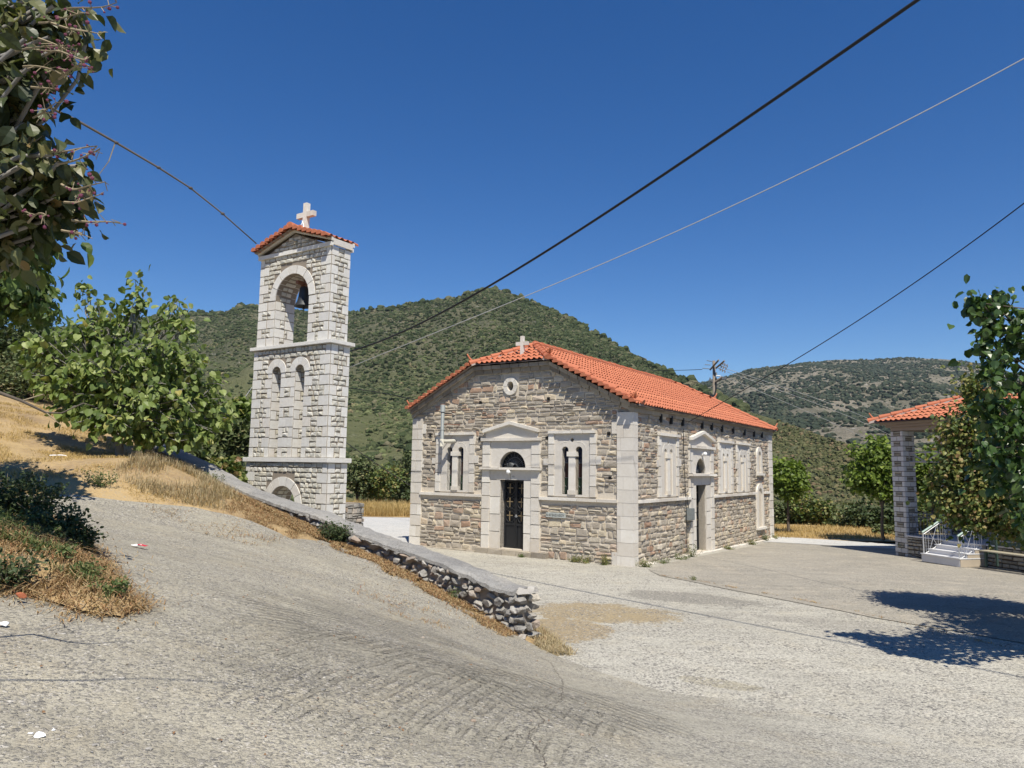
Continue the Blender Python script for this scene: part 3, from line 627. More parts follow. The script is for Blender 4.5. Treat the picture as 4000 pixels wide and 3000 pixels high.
door_s = rect(5.0, 6.03, -.05, 2.2); lun_s = [(5.5 - .49, 2.60), (5.5 + .49, 2.60)] + [(5.5 + .49 * math.cos(t), 2.60 + .52 * math.sin(t)) for t in np.linspace(0, math.pi, 16)[1:-1]]
sides = [2.6, 8.26, 10.45]
slab(W, rect(0.0, YB, -.5, 4.45), [door_s, lun_s], TS, 0, .45)
W.quad((XL, 0, -.5), (XL, YB, -.5), (XL, YB, 4.45), (XL, 0, 4.45))
slab(W, prof, [], lambda s, z, d: (s, YB - d, z), 0, .1)
I = MB(); I.add([(XL + .3, .5, -.2), (XR - .3, .5, -.2), (XR - .3, .5, 4.4), (-2.3, .5, 5.7), (-5.1, .5, 5.7), (XL + .3, .5, 4.4)], [[0, 1, 2, 3, 4, 5]]); I.quad((XR - .5, .5, -.2), (XR - .5, YB - .3, -.2), (XR - .5, YB - .3, 4.3), (XR - .5, .5, 4.3))
I.build('dark_interior', M['void'], church)
def clipF(z):
    if z < 4.4: return (-7.40, -.03)
    k = (z - 4.45) / 1.41; return (XL + max(k, 0) * 2.69 + .1, XR - max(k, 0) * 2.71 - .1)
g1 = np.random.default_rng(11)
hl = [(-4.82, -2.60, -.1, 3.66), (wl - .82, wl + .82, 1.82, 3.84), (wr - .82, wr + .82, 1.82, 3.84), (-7.45, -4.8, 1.735, 1.825), (-2.63, 0, 1.735, 1.825), (-4.07, -3.47, 4.98, 5.58), (-4.72, -2.74, 3.6, 3.80), (-4.4, -3.0, 3.78, 3.95), (-4.0, -3.5, 3.93, 4.13)]
mbF = MB(); rubble(mbF, TF, clipF, -.1, 5.84, (.09, .23), (.12, .46), .018, .034, hl, g1, 1.15)
g2 = np.random.default_rng(12)
hs = [(4.38, 6.78, -.4, 3.56), (4.45, 6.75, 3.5, 3.75), (4.8, 6.4, 3.7, 3.9), (5.3, 5.95, 3.88, 4.05)] + [(c - .84, c + .84, 1.82, 3.82) for c in sides] + [(12.38, 13.22, 2.55, 3.6), (12.5, 13.1, 3.55, 3.78), (12.15, 13.45, .28, 2.0), (12.3, 13.3, 1.95, 2.17), (0, 4.4, 1.74, 1.83), (6.75, 14.3, 1.74, 1.83)]
rubble(mbF, TS, lambda z: (.27, 14.27), -.45, 4.35, (.09, .2), (.12, .42), .018, .034, hs, g2, 1.15)
combo('wall', [(W, M['mortar']), (mbF, M['rubble'])], church)
# corner pilasters
def pil(T, s0, s1, seed, z0=-.05, rest=False):
    mb = MB(); gg = np.random.default_rng(seed); blocks(mb, T, s0, s1, z0, 4.34, .37, .06, split=(.35, .68), g=gg); mb.build('corner_pilaster', M['dressed'], church)
mb = MB(); gg = np.random.default_rng(3); n = 12
for k in range(n):                                       # near corner, stones wrap both faces
    a, b = -.1 + k * 4.44 / n, -.1 + (k + 1) * 4.44 / n - .008; e_ = .055
    sp = gg.random() < .8
    if sp:
        m_ = gg.uniform(-.02, .22) if k % 2 else gg.uniform(.05, .24)
        mb.box(-.03, m_ - .006, -e_, .05, a, b); mb.box(m_, XR + e_, -e_ - gg.uniform(-.004, .004), .27, a, b)
    else: mb.box(-.03, XR + e_, -e_, .27, a, b)
for zz in (3.72, .0): mb.box(-.2, -.036, -.05, .05, zz, zz + .36)
me_c = mb.build('corner_pilaster', M['dressed'], church)
pil(TF, XL, -7.40, 5)
mb = MB(); blocks(mb, TF, -7.44, -7.25, 3.8, 4.15, .35, .05, g=gg); mb.build('corner_block', M['dressed'], church); mb = MB(); blocks(mb, TF, -7.42, -7.3, 2.65, 2.97, .33, .05, g=gg); mb.build('corner_block', M['dressed'], church)
pil(TS, 14.25, YB, 6, -.4)
# string courses, plinth ledge, cornices
def course(T, s0, s1, seed):
    mb = MB(); run(mb, T, s0, s1, 1.74, 1.83, .7, .11, g=np.random.default_rng(seed)); mb.build('string_course', M['dressed'], church)
course(TF, -7.43, -4.80, 1); course(TF, -2.63, 0, 2); course(TS, .27, 4.42, 3); course(TS, 6.73, 12.2, 4); course(TS, 13.4, 14.25, 5)
mb = MB(); gg = np.random.default_rng(8); s = .3
while s < 14.9:
    L = gg.uniform(.4, .9); z = .02 - .016 * s; mb.box(XR - .02, XR + .2 + gg.uniform(-.02, .03), s, min(s + L, 14.95) - .01, z - .13, z + gg.uniform(-.015, .015)); s += L
s = .25
while s < 14.9:
    L = gg.uniform(.2, .5); z = -.12 - .018 * s; stone(mb, lambda a, b, d: (XR + .13 - d, a, b), s, s + L - .02, z - .25, z + .02, .05, rough=.9, g=gg); s += L
mb.build('plinth_ledge', M['dressed'], church)
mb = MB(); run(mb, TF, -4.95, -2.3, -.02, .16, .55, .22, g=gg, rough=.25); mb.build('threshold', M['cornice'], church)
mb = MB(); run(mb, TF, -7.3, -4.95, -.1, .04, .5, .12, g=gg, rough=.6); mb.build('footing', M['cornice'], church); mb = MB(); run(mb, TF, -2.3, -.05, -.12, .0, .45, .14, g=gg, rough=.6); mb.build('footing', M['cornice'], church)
OF, OS, OSL = .28, .25, .10      # roof overhangs front, right, left
def rake_bar(mb, P, Q, y0, y1, t, n, g=gg):
    P, Q = np.array(P, float), np.array(Q, float)
    for k in range(n):
        a = P + (Q - P) * (k / n + .004); b = P + (Q - P) * ((k + 1) / n - .004); j = g.uniform(-.01, .01)
        V = [(a[0], y0 + j, a[1]), (b[0], y0 + j, b[1]), (b[0], y0 + j, b[1] + t), (a[0], y0 + j, a[1] + t)] + [(a[0], y1, a[1]), (b[0], y1, b[1]), (b[0], y1, b[1] + t), (a[0], y1, a[1] + t)]
        mb.add(V, [[0, 1, 2, 3], [4, 5, 1, 0], [7, 6, 5, 4], [3, 2, 6, 7], [1, 5, 6, 2], [4, 0, 3, 7]])
mb = MB()
for (dz, y0, t) in ((0, -.09, .13), (.135, -.19, .12)):
    rake_bar(mb, (XL - .02, 4.34 + dz), (-5.17, 5.72 + dz), y0, .1, t, 8); rake_bar(mb, (-5.17, 5.72 + dz), (-2.28, 5.72 + dz), y0 + .002, .1, t, 8); rake_bar(mb, (-2.28, 5.72 + dz), (XR + .02, 4.34 + dz), y0, .1, t, 8)
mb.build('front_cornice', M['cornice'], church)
mb = MB()
for (z0, z1, o) in ((4.34, 4.462, .09), (4.467, 4.58, .17)):
    s = -o + .004
    while s < YB + o - .1:
        L = min(gg.uniform(.5, .8), YB + o - s); mb.box(XR - .05, XR + o + gg.uniform(-.008, .008), s, s + L - .01, z0, z1); s += L
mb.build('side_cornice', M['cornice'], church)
for y in (1.9, 2.75, 3.75, 5.6, 6.6, 7.75, 9.1, 10.6, 11.95, 13.15): mb = MB(); mb.box(XR + .02, XR + .12, y, y + .05, 4.14, 4.4); mb.build('iron_tie', M['black_iron'], church)
# window surrounds
def window(T, cx, blind, seed, hw=.81):
    gg = np.random.default_rng(seed); name = 'window'
    o = MB(); z0, z1 = 1.87, 3.83; jw = .2
    blocks(o, T, cx - hw, cx - hw + jw, z0, z1 - .09, .3, .07, g=gg); blocks(o, T, cx + hw - jw, cx + hw, z0, z1 - .09, .3, .07, g=gg)
    run(o, T, cx - hw, cx + hw, z1 - .085, z1, .4, .13, g=gg)
    if gg.random() < .9:
        blocks(o, T, cx - hw - .17, cx - hw - .005, 2.78, 3.0, .3, .07, g=gg); blocks(o, T, cx + hw + .005, cx + hw + .17, 2.82, 3.08, .3, .07, g=gg)
    p = MB(); holes = twin(cx) + [circ(cx, 3.55, .06)]
    slab(p, rect(cx - hw + jw + .003, cx + hw - jw - .003, z0, z1 - .087), holes, T, -.035, .03, hole_d=.16)
    # raised arch moulding joints
    for sx in (-1, 1):
        t = np.linspace(0, math.pi * .6, 9); pts = [T(cx + sx * (.235 + .25 * math.cos(q)), 3.22 + .27 * math.sin(q), -.036) for q in t]; p.tube(pts, .006, 4)
    fr = combo(name, [(o, M['dressed']), (p, M['dressed'])], church)
    c = MB(); c.box(cx - .105, cx + .105, -.05, .08, 2.06, 3.06, T=lambda s, z, d: T(s, d, z)); 
    c.box(cx - .16, cx + .16, -.075, .1, 3.06, 3.2, T=lambda s, z, d: T(s, d, z)); c.box(cx - .13, cx + .13, -.07, .1, 1.93, 2.06, T=lambda s, z, d: T(s, d, z))
    c.build('colonnette', M['dressed'], fr, fix=True)
    for sx in (-.235, .235):
        if blind:
            b = MB(); b.quad(*[T(cx + sx + dx, z, .1) for dx, z in ((-.13, 1.9), (.13, 1.9), (.13, 3.4), (-.13, 3.4))]); b.build('blind_infill', M['dressed'], fr)
        else:
            b = MB()
            for (za, zb, mt) in ((1.93, 2.42, 'glass_green'), (2.43, 2.86, 'glass_red'), (2.87, 3.38, 'glass_blue')):
                b = MB(); b.quad(*[T(cx + sx + dx, z, .15) for dx, z in ((-.12, za), (.12, za), (.12, zb), (-.12, zb))]); b.build('pane', M[mt], fr)
            b = MB()
            for z in (2.425, 2.865): b.box(cx + sx - .115, cx + sx + .115, .13, .145, z - .006, z + .006, T=lambda s, zz, d: T(s, d, zz))
            b.tube([T(cx + sx - .11, 1.95, .14), T(cx + sx + .1, 2.41, .14)], .004, 4); b.tube([T(cx + sx + .1, 1.95, .14), T(cx + sx - .1, 2.2, .14)], .004, 4); b.tube([T(cx + sx - .1, 2.43, .14), T(cx + sx - .1, 2.86, .14)], .004, 4); b.tube([T(cx + sx - .1, 2.86, .14), T(cx + sx + .1, 3.2, .14)], .004, 4)
            b.build('glazing_bar', M['grey_iron'], fr)
    if blind:
        b = MB(); b.quad(*[T(cx + dx, z, .12) for dx, z in ((-.07, 3.48), (.07, 3.48), (.07, 3.62), (-.07, 3.62))]); b.build('blind_infill', M['dressed'], fr)
window(TF, wl, False, 21); window(TF, wr, False, 22)
for k, c in enumerate(sides): window(TS, c, True, 30 + k, .83)
# doorways
def doorway(T, s0, s1, dr, lun, zb, mid, top, apex, cx, seed, name='doorway'):
    gg = np.random.default_rng(seed); d0, d1 = dr[0][0], dr[1][0]; o = MB(); jo = .30
    blocks(o, T, s0, s0 + jo, zb, mid - .04, .4, .085, g=gg); blocks(o, T, s1 - jo, s1, zb, mid - .04, .4, .085, g=gg)
    blocks(o, T, s0, s0 + jo, mid + .04, top - .1, .35, .085, g=gg); blocks(o, T, s1 - jo, s1, mid + .04, top - .1, .35, .085, g=gg)
    run(o, T, s0 - .04, s1 + .04, top - .095, top, .5, .15, g=gg); run(o, T, s0 - .05, s1 + .05, mid - .035, mid + .035, .8, .19, g=gg)
    p = MB(); zt = dr[2][1]
    blocks(p, T, s0 + jo + .004, d0, zb, zt, .5, .05, g=gg); blocks(p, T, d1, s1 - jo - .004, zb, zt, .5, .05, g=gg)
    run(p, T, s0 + jo + .004, s1 - jo - .004, zt, mid - .04, .8, .052, g=gg)
    slab(p, rect(s0 + jo + .004, s1 - jo - .004, mid + .036, top - .1), [[(q[0], max(q[1], mid + .0365)) for q in lun]], T, -.045, .02, hole_d=.2)
    for d_ in (d0, d1): p.quad(T(d_, zb, -.04), T(d_, zt, -.04), T(d_, zt, .28), T(d_, zb, .28))
    p.quad(T(d0, zt, -.04), T(d1, zt, -.04), T(d1, zt, .28), T(d0, zt, .28))
    lc = np.mean([q[0] for q in lun]); rr = max(q[0] for q in lun) - lc
    for q in np.linspace(.12, math.pi - .12, 8):
        p.tube([T(lc + math.cos(q) * rr * 1.02, mid + .04 + math.sin(q) * rr * 1.02, -.047), T(lc + math.cos(q) * rr * 1.5, mid + .04 + math.sin(q) * rr * 1.5, -.047)], .004, 4)
    fr = combo(name, [(o, M['dressed']), (p, M['dressed'])], church)
    e = MB(); zp = top + .0; slab(e, [(s0 + .1, zp), (s1 - .1, zp), (s1 - .1, zp + .2), (cx, apex - .06), (s0 + .1, zp + .2)], [], T, -.05, .02)
    for sgn, sx in ((-1, s0 + .04), (1, s1 - .04)):
        P = np.array([sx, zp + .17]); Q = np.array([cx, apex - .085]); nn = np.array([0, .1])
        for k in range(3):
            a = P + (Q - P) * (k / 3 + .004); b = P + (Q - P) * ((k + 1) / 3 - .002)
            V = [T(*a, -.17), T(*b, -.17), T(*(b + nn), -.17), T(*(a + nn), -.17), T(*a, 0), T(*b, 0), T(*(b + nn), 0), T(*(a + nn), 0)]
            e.add(V, [[0, 1, 2, 3], [4, 5, 1, 0], [3, 2, 6, 7], [1, 5, 6, 2], [4, 0, 3, 7]])
    e.build('pediment', M['dressed'], fr)
    return fr
fd = doorway(TF, -4.80, -2.63, door_f, lun_f, .15, 2.66, 3.63, 4.14, -3.72, 41)
sd = doorway(TS, 4.38, 6.76, door_s, lun_s, -.1, 2.545, 3.54, 4.06, 5.6, 42)
# iron doors
def iron_door(T, x0, x1, z0, z1, dep):
    B = lambda mb, a, b, c, d, e, f: mb.box(a, b, c, d, e, f, T=lambda s, dd, z: T(s, z, dd))
    o = MB(); B(o, x0, x1, dep + .03, dep + .05, z0, z0 + .78); cx = (x0 + x1) / 2
    for a, b in ((x0, x0 + .05), (cx - .05, cx - .004), (cx + .004, cx + .05), (x1 - .05, x1)): B(o, a, b, dep, dep + .06, z0, z1)
    for z in (z0, z0 + .72, z1 - .06): B(o, x0 + .05, cx - .05, dep, dep + .06, z, z + .06); B(o, cx + .05, x1 - .05, dep, dep + .06, z, z + .06)
    d = o.build('door', M['black_iron'], church)
    gl = MB(); gl.quad(T(x0 + .04, z0 + .7, dep + .055), T(x1 - .04, z0 + .7, dep + .055), T(x1 - .04, z1 - .04, dep + .055), T(x0 + .04, z1 - .04, dep + .055)); gl.build('pane', M['glass_dark'], d)
    gr = MB(); hz = (z1 - z0 - .84) / 3
    for a, b in ((x0 + .05, cx - .05), (cx + .05, x1 - .05)):
        mx = (a + b) / 2; rr = (b - a) / 2
        for k in range(3):
            zc = z0 + .78 + hz * (k + .5); t = np.linspace(0, 2 * np.pi, 21)
            gr.tube([T(mx + rr * .98 * math.cos(q), zc + hz * .42 * math.sin(q), dep + .02) for q in t], .008, 5, cap=False)
            for sg in (-1, 1): gr.tube([T(mx - rr, zc + sg * hz * .5, dep + .02), T(mx, zc + sg * hz * .36, dep + .02), T(mx + rr, zc + sg * hz * .5, dep + .02)], .007, 5)
            br = MB(); B(br, mx - .012, mx + .012, dep - .012, dep + .0, zc - .14, zc + .16); B(br, mx - .115, mx - .0125, dep - .012, dep, zc + .02, zc + .044); B(br, mx + .0125, mx + .115, dep - .012, dep, zc + .02, zc + .044); br.build('cross_ornament', M['brass'], d)
    gr.build('grille', M['black_iron'], d)
    h = MB(); B(h, cx + .0, cx + .1, dep - .05, dep - .03, z0 + 1.0, z0 + 1.02); B(h, cx + .015, cx + .045, dep - .03, dep, z0 + .96, z0 + 1.06); h.build('handle', M['silver'], d, fix=True)
iron_door(TF, -4.10, -3.22, .17, 2.30, .2); iron_door(TS, 5.01, 6.02, -.06, 2.19, .24)
def fan(T, cx, z, r, dep):
    o = MB(); o.add([T(cx, z, dep + .03)] + [T(cx + r * math.cos(t), z + r * math.sin(t), dep + .03) for t in np.linspace(0, math.pi, 20)], [[0, k, k + 1] for k in range(1, 20)])
    f = o.build('fanlight', M['glass_dark'], church); q = MB()
    for k, t in enumerate(np.linspace(.05, math.pi - .05, 19)):
        rr = r * (.97 if k % 2 else .72); q.tube([T(cx + .08 * math.cos(t), z + .02 + .08 * math.sin(t), dep), T(cx + rr * math.cos(t + .03), z + .02 + rr * math.sin(t + .03), dep - .02)], [.008, .003], 4)
    for r2 in (.09, .3): q.tube([T(cx + r2 * math.cos(t), z + .02 + r2 * math.sin(t), dep) for t in np.linspace(0, math.pi, 14)], .008, 4)
    q.build('sunburst_grille', M['grey_iron'], f)
fan(TF, -3.66, 2.70, .5, .12); fan(TS, 5.5, 2.60, .49, .14)
# oculus ring
mb = MB(); ro, rz = .27, .285
for k in range(8):
    t0, t1 = k * math.pi / 4 + .02, (k + 1) * math.pi / 4 - .02; tt = np.linspace(t0, t1, 4); P = [(-3.77 + .125 * math.cos(t), 5.28 + .155 * math.sin(t)) for t in tt] + [(-3.77 + ro * math.cos(t), 5.28 + rz * math.sin(t)) for t in tt[::-1]]
    slab(mb, P, [], TF, -.07, .05)
mb.build('oculus_ring', M['dressed'], church)
# small arched niches on the side
def niche(y0, y1, z0, zs, rin, seed, zin):
    gg = np.random.default_rng(seed); cx = (y0 + y1) / 2; hw = (y1 - y0) / 2; o = MB()
    outer = [(y0, z0), (y1, z0)] + [(cx + hw * math.cos(t), zs + hw * 1.0 * math.sin(t) * .92) for t in np.linspace(0, math.pi, 15)]
    slab(o, outer, [arch(cx, zin, zs - .02, rin)], TS, -.06, .05, hole_d=.14)
    f = o.build('niche', M['dressed'], church); b = MB(); b.quad(TS(cx - rin - .02, zin - .02, .04), TS(cx + rin + .02, zin - .02, .04), TS(cx + rin + .02, zs + rin + .02, .04), TS(cx - rin - .02, zs + rin + .02, .04))
    b.build('blind_infill', M['dressed'], f)
    s_ = MB(); s_.box(y0 - .1, y1 + .1, -.14, .05, z0 - .09, z0 - .003, T=lambda a, d, z: TS(a, z, d)); s_.build('sill', M['dressed'], f, fix=True)
niche(12.42, 13.2, 2.62, 3.38, .2, 51, 2.64); niche(12.3, 13.3, .36, 1.72, .3, 52, .37)
# roof
def Z(x, y): return 0
sl_ = .515; Ezr = 4.53
Apx = -3.715; jl, jr = (-5.17 - .03, -OF), (-2.26 + .03, -OF)
zr = Ezr + (XR + OS - Apx) * sl_                                 # ridge height
xr_e, xl_e = XR + OS, -7.97
zl_e = zr - (Apx - xl_e) * sl_; EW = {1: xr_e - Apx, -1: Apx - xl_e}; EZ = {1: Ezr, -1: zl_e}
zj = zr - (jr[0] - Apx) * sl_ ; yA = 1.32
y_0, y_1 = -OF, YB + OF; yA2 = YB - 1.32
roofm = MB(); Ls = math.hypot(xr_e - Apx, zr - Ezr); un = np.array([Apx - xr_e, 0, zr - Ezr]) / Ls; nn = np.array([-un[2] * -1, 0, 0]); nr_ = np.array([(zr - Ezr) / Ls, 0, (xr_e - Apx) / Ls])
def ins(u, v, sx=1):
    y = y_0 + u; x = EW[sx] - v * (xr_e - Apx) / Ls     # distance from ridge plane
    if x < 0: return False
    xj = jr[0] - Apx
    if x < xj:
        lim = y_0 + (yA - y_0) * (1 - x / xj)
        if y < lim - .05 or y > (y_1 - (lim - y_0)) + .05: return False
    return y_0 - .01 < y < y_1 + .01
tile_field(roofm, (xr_e, y_0, Ezr), (0, 1, 0), un, nr_, y_1 - y_0, Ls, ins)
uL = un * [-1, 1, 1]; nL = nr_ * [-1, 1, 1]
tile_field(roofm, (xl_e, y_0, zl_e), (0, 1, 0), uL, nL, y_1 - y_0, Ls * EW[-1] / EW[1], lambda u, v: ins(u, v, -1))
# front and rear half hips
for (yy, ya, sg) in ((y_0, yA, 1), (y_1, yA2, -1)):
    Lh = math.hypot(abs(ya - yy), zr - zj); vh = np.array([0, (ya - yy) / Lh, (zr - zj) / Lh]); nh = np.array([0, -sg * vh[2], abs(vh[1])]); Wj = jr[0] - jl[0]
    x_0 = jl[0] if jl[0] < Apx else Apx; hwj = jr[0] - Apx
    tile_field(roofm, (Apx - hwj, yy, zj), (1, 0, 0), vh, nh, 2 * hwj + .05, Lh, lambda u, v, Lh=Lh, hwj=hwj: abs(u - hwj) < hwj * (1 - v / Lh) + .12)
roof = roofm.build('roof', M['tile'], church)
dk = MB()       # boarding under the tiles
def q3(*p): dk.add(p, [list(range(len(p)))])
hwj = jr[0] - Apx
for sx in (1, -1):
    e = Apx + sx * EW[sx]; j_ = Apx + sx * hwj; d_ = -.02
    q3((e, y_0, EZ[sx] + d_), (e, y_1, EZ[sx] + d_), (j_, y_1, zj + d_), (Apx, yA2, zr + d_), (Apx, yA, zr + d_), (j_, y_0, zj + d_))
for yy, ya in ((y_0, yA), (y_1, yA2)): q3((Apx - hwj, yy, zj - .02), (Apx + hwj, yy, zj - .02), (Apx, ya, zr - .02))
dk.build('roof_deck', M['ridge_mortar'], roof)
rt = MB(); bd_ = MB()
lines = [((Apx, yA, zr), (Apx, yA2, zr))]
for yy, ya in ((y_0, yA), (y_1, yA2)):
    for sx in (1, -1): lines.append(((Apx + sx * hwj, yy, zj), (Apx, ya, zr)))
for P, Q in lines: barrel_line(rt, P, Q, .12, .4, lift=.05); bed_line(bd_, P, Q, .17, .085)
for sx in (1, -1):                       # verge: cover strip plus short tiles laid across it
    for yy, sg in ((y_0, 1), (y_1, -1)):
        e = np.array([Apx + sx * EW[sx], yy + sg * .38, EZ[sx] + .03]); j2 = np.array([Apx + sx * hwj, yy + sg * .30, zj + .03])
        barrel_line(rt, e, j2, .1, .5, lift=.05); bed_line(bd_, e, j2, .22, .06)
        L = np.linalg.norm(j2 - e); k = int(L / .21)
        for i_ in range(k):
            p = e + (j2 - e) * ((i_ + .5) / k); barrel_line(rt, (p[0], yy - sg * .07, p[2] - .015), (p[0] + .0001, yy + sg * .3, p[2] + .02), .085, .37, lift=.03)
rt.build('ridge_tiles', M['tile'], roof); bd_.build('ridge_bedding', M['ridge_mortar'], roof)
for sx in (1, -1):
    for yy, sg in ((y_0, 1), (y_1, -1)):
        for P in ((Apx + sx * (EW[sx] - .12), yy + sg * .12, EZ[sx] + .08), (Apx + sx * hwj, yy + sg * .05, zj + .08)):
            fm = MB(); finial(fm, P, (sx, -sg * 1.0, 0), .9, palm=(sx == 1 and sg == 1)); fm.build('roof_finial', M['tile_old'] if (sx == 1 and sg == 1) else M['tile'], roof, smooth=True)
cr = MB(); cy = .36; cz = zr - .42; X = -3.6
cr.box(X - .055, X + .055, cy - .05, cy + .05, cz - .25, 6.95); cr.box(X - .23, X - .0555, cy - .05, cy + .05, 6.64, 6.76); cr.box(X + .0555, X + .23, cy - .05, cy + .05, 6.64, 6.76); cr.box(X - .09, X + .09, cy - .08, cy + .08, cz - .3, cz - .1)
cr.build('roof_cross', M['dressed'], church)
# stove pipe
pp = MB(); px_, py_ = -6.22, -.42
pp.tube([(px_, py_, 3.45), (px_, py_, 4.62)], .062, 12); pp.tube([(px_, py_, 3.9), (px_, py_, 3.95)], .07, 12); cp = pp.build('chimney_pipe', M['galv'], church, smooth=True)
q_ = MB(); q_.tube([(px_, py_, 4.5), (px_, py_, 4.74)], .085, 12); q_.build('pipe_cowl', M['galv'], cp, smooth=True)
q_ = MB(); q_.tube([(px_ + .26, .05, 3.56), (px_ + .1, -.3, 3.53), (px_, py_, 3.53)], .065, 10); q_.tube([(px_, py_, 3.36), (px_, py_, 3.6)], .075, 12); q_.build('pipe_elbow', plain('cream_pipe', (.45, .43, .36), .6, .3), cp, smooth=True)
q_ = MB(); q_.tube([(px_, py_, 4.74), (px_, py_, 4.76)], .086, 12); q_.build('pipe_rim', M['rust'], cp)
q_ = MB(); q_.tube([(px_ + .06, py_, 4.1), (px_ + .45, .0, 4.08)], .012, 5); q_.tube([(px_ + .4, -.02, 4.12), (px_ + .1, -.1, 3.62)], .006, 4); q_.build('pipe_bracket', M['rust'], cp)
# plaque, lamps, meter box, service wire, putlog holes
pq = MB(); pq.box(-2.38, -1.72, -.075, .02, 1.23, 1.37); plq = pq.build('name_plaque', M['plaque'], church)
def text(body, size, loc, rx, mat, parent, name, ext=.003, rz=0, w=1.0):
    c = bpy.data.curves.new(name, 'FONT'); c.body = body; c.size = size; c.extrude = ext; c.align_x = 'CENTER'; c.align_y = 'CENTER'
    t = bpy.data.objects.new(name, c); COL.objects.link(t); bpy.context.view_layer.update()
    me = bpy.data.meshes.new_from_object(t.evaluated_get(bpy.context.evaluated_depsgraph_get())); bpy.data.objects.remove(t)
    me.transform(Matrix.Diagonal((w, 1, 1, 1))); o = link(name, me, parent, mat); o.location = loc; o.rotation_euler = (rx, 0, rz); return o
text('Ν·ΑΓΒΑΣΙΛΕΙΟΥ', .1, (-2.05, -.079, 1.30), R(90), M['letter'], plq, 'inscription', w=.85)
text('1951', .065, (-3.6, -.054, 2.42), R(90), M['letter'], fd, 'date_inscription', ext=.002)
def lamp(T, s, z, r=.075):
    o = MB(); V, F = ICO[2]; o.add([T(s + v[0] * r, z + v[2] * r, -.16 + v[1] * r) for v in V], F); l = o.build('lamp', M['white'], church, smooth=True)
    b = MB(); b.box(s - .05, s + .05, -.11, -.02, z - .045, z + .045, T=lambda a, d, zz: T(a, zz, d)); b.build('lamp_base', M['white'], l, fix=True)
lamp(TF, -3.72, 2.56); lamp(TS, 5.62, 3.27)
mbx = MB(); mbx.box(XR + .0, XR + .2, 4.02, 4.4, 1.08, 1.46); bx = mbx.build('meter_box', M['galv'], church)
mbx = MB(); mbx.box(XR + .2, XR + .215, 4.04, 4.38, 1.1, 1.44); mbx.box(XR + .215, XR + .225, 4.1, 4.14, 1.25, 1.29); mbx.build('box_lid', M['galv'], bx)
mbx = MB(); mbx.tube([(XR + .13, 3.66, 4.05), (XR + .09, 3.75, 3.6), (XR + .09, 3.85, 2.4), (XR + .1, 3.9, 1.6), (XR + .08, 4.0, .9), (XR + .08, 4.0, .05)], .013, 5)
mbx.tube([(XR + .12, 4.1, 1.46), (XR + .1, 4.0, 1.7), (XR + .13, 3.92, 1.95)], .01, 5); mbx.build('service_wire', M['cable'], church)
for (x, z) in ((-5.0, 3.56), (-2.44, 3.58), (-5.0, 4.76), (-2.4, 4.78), (-2.35, 2.35), (-7.1, 3.7), (-.35, 3.68), (-.3, 2.4)): mbx = MB(); mbx.box(x, x + .09, -.048, .02, z, z + .09); mbx.build('putlog_hole', M['void'], church)

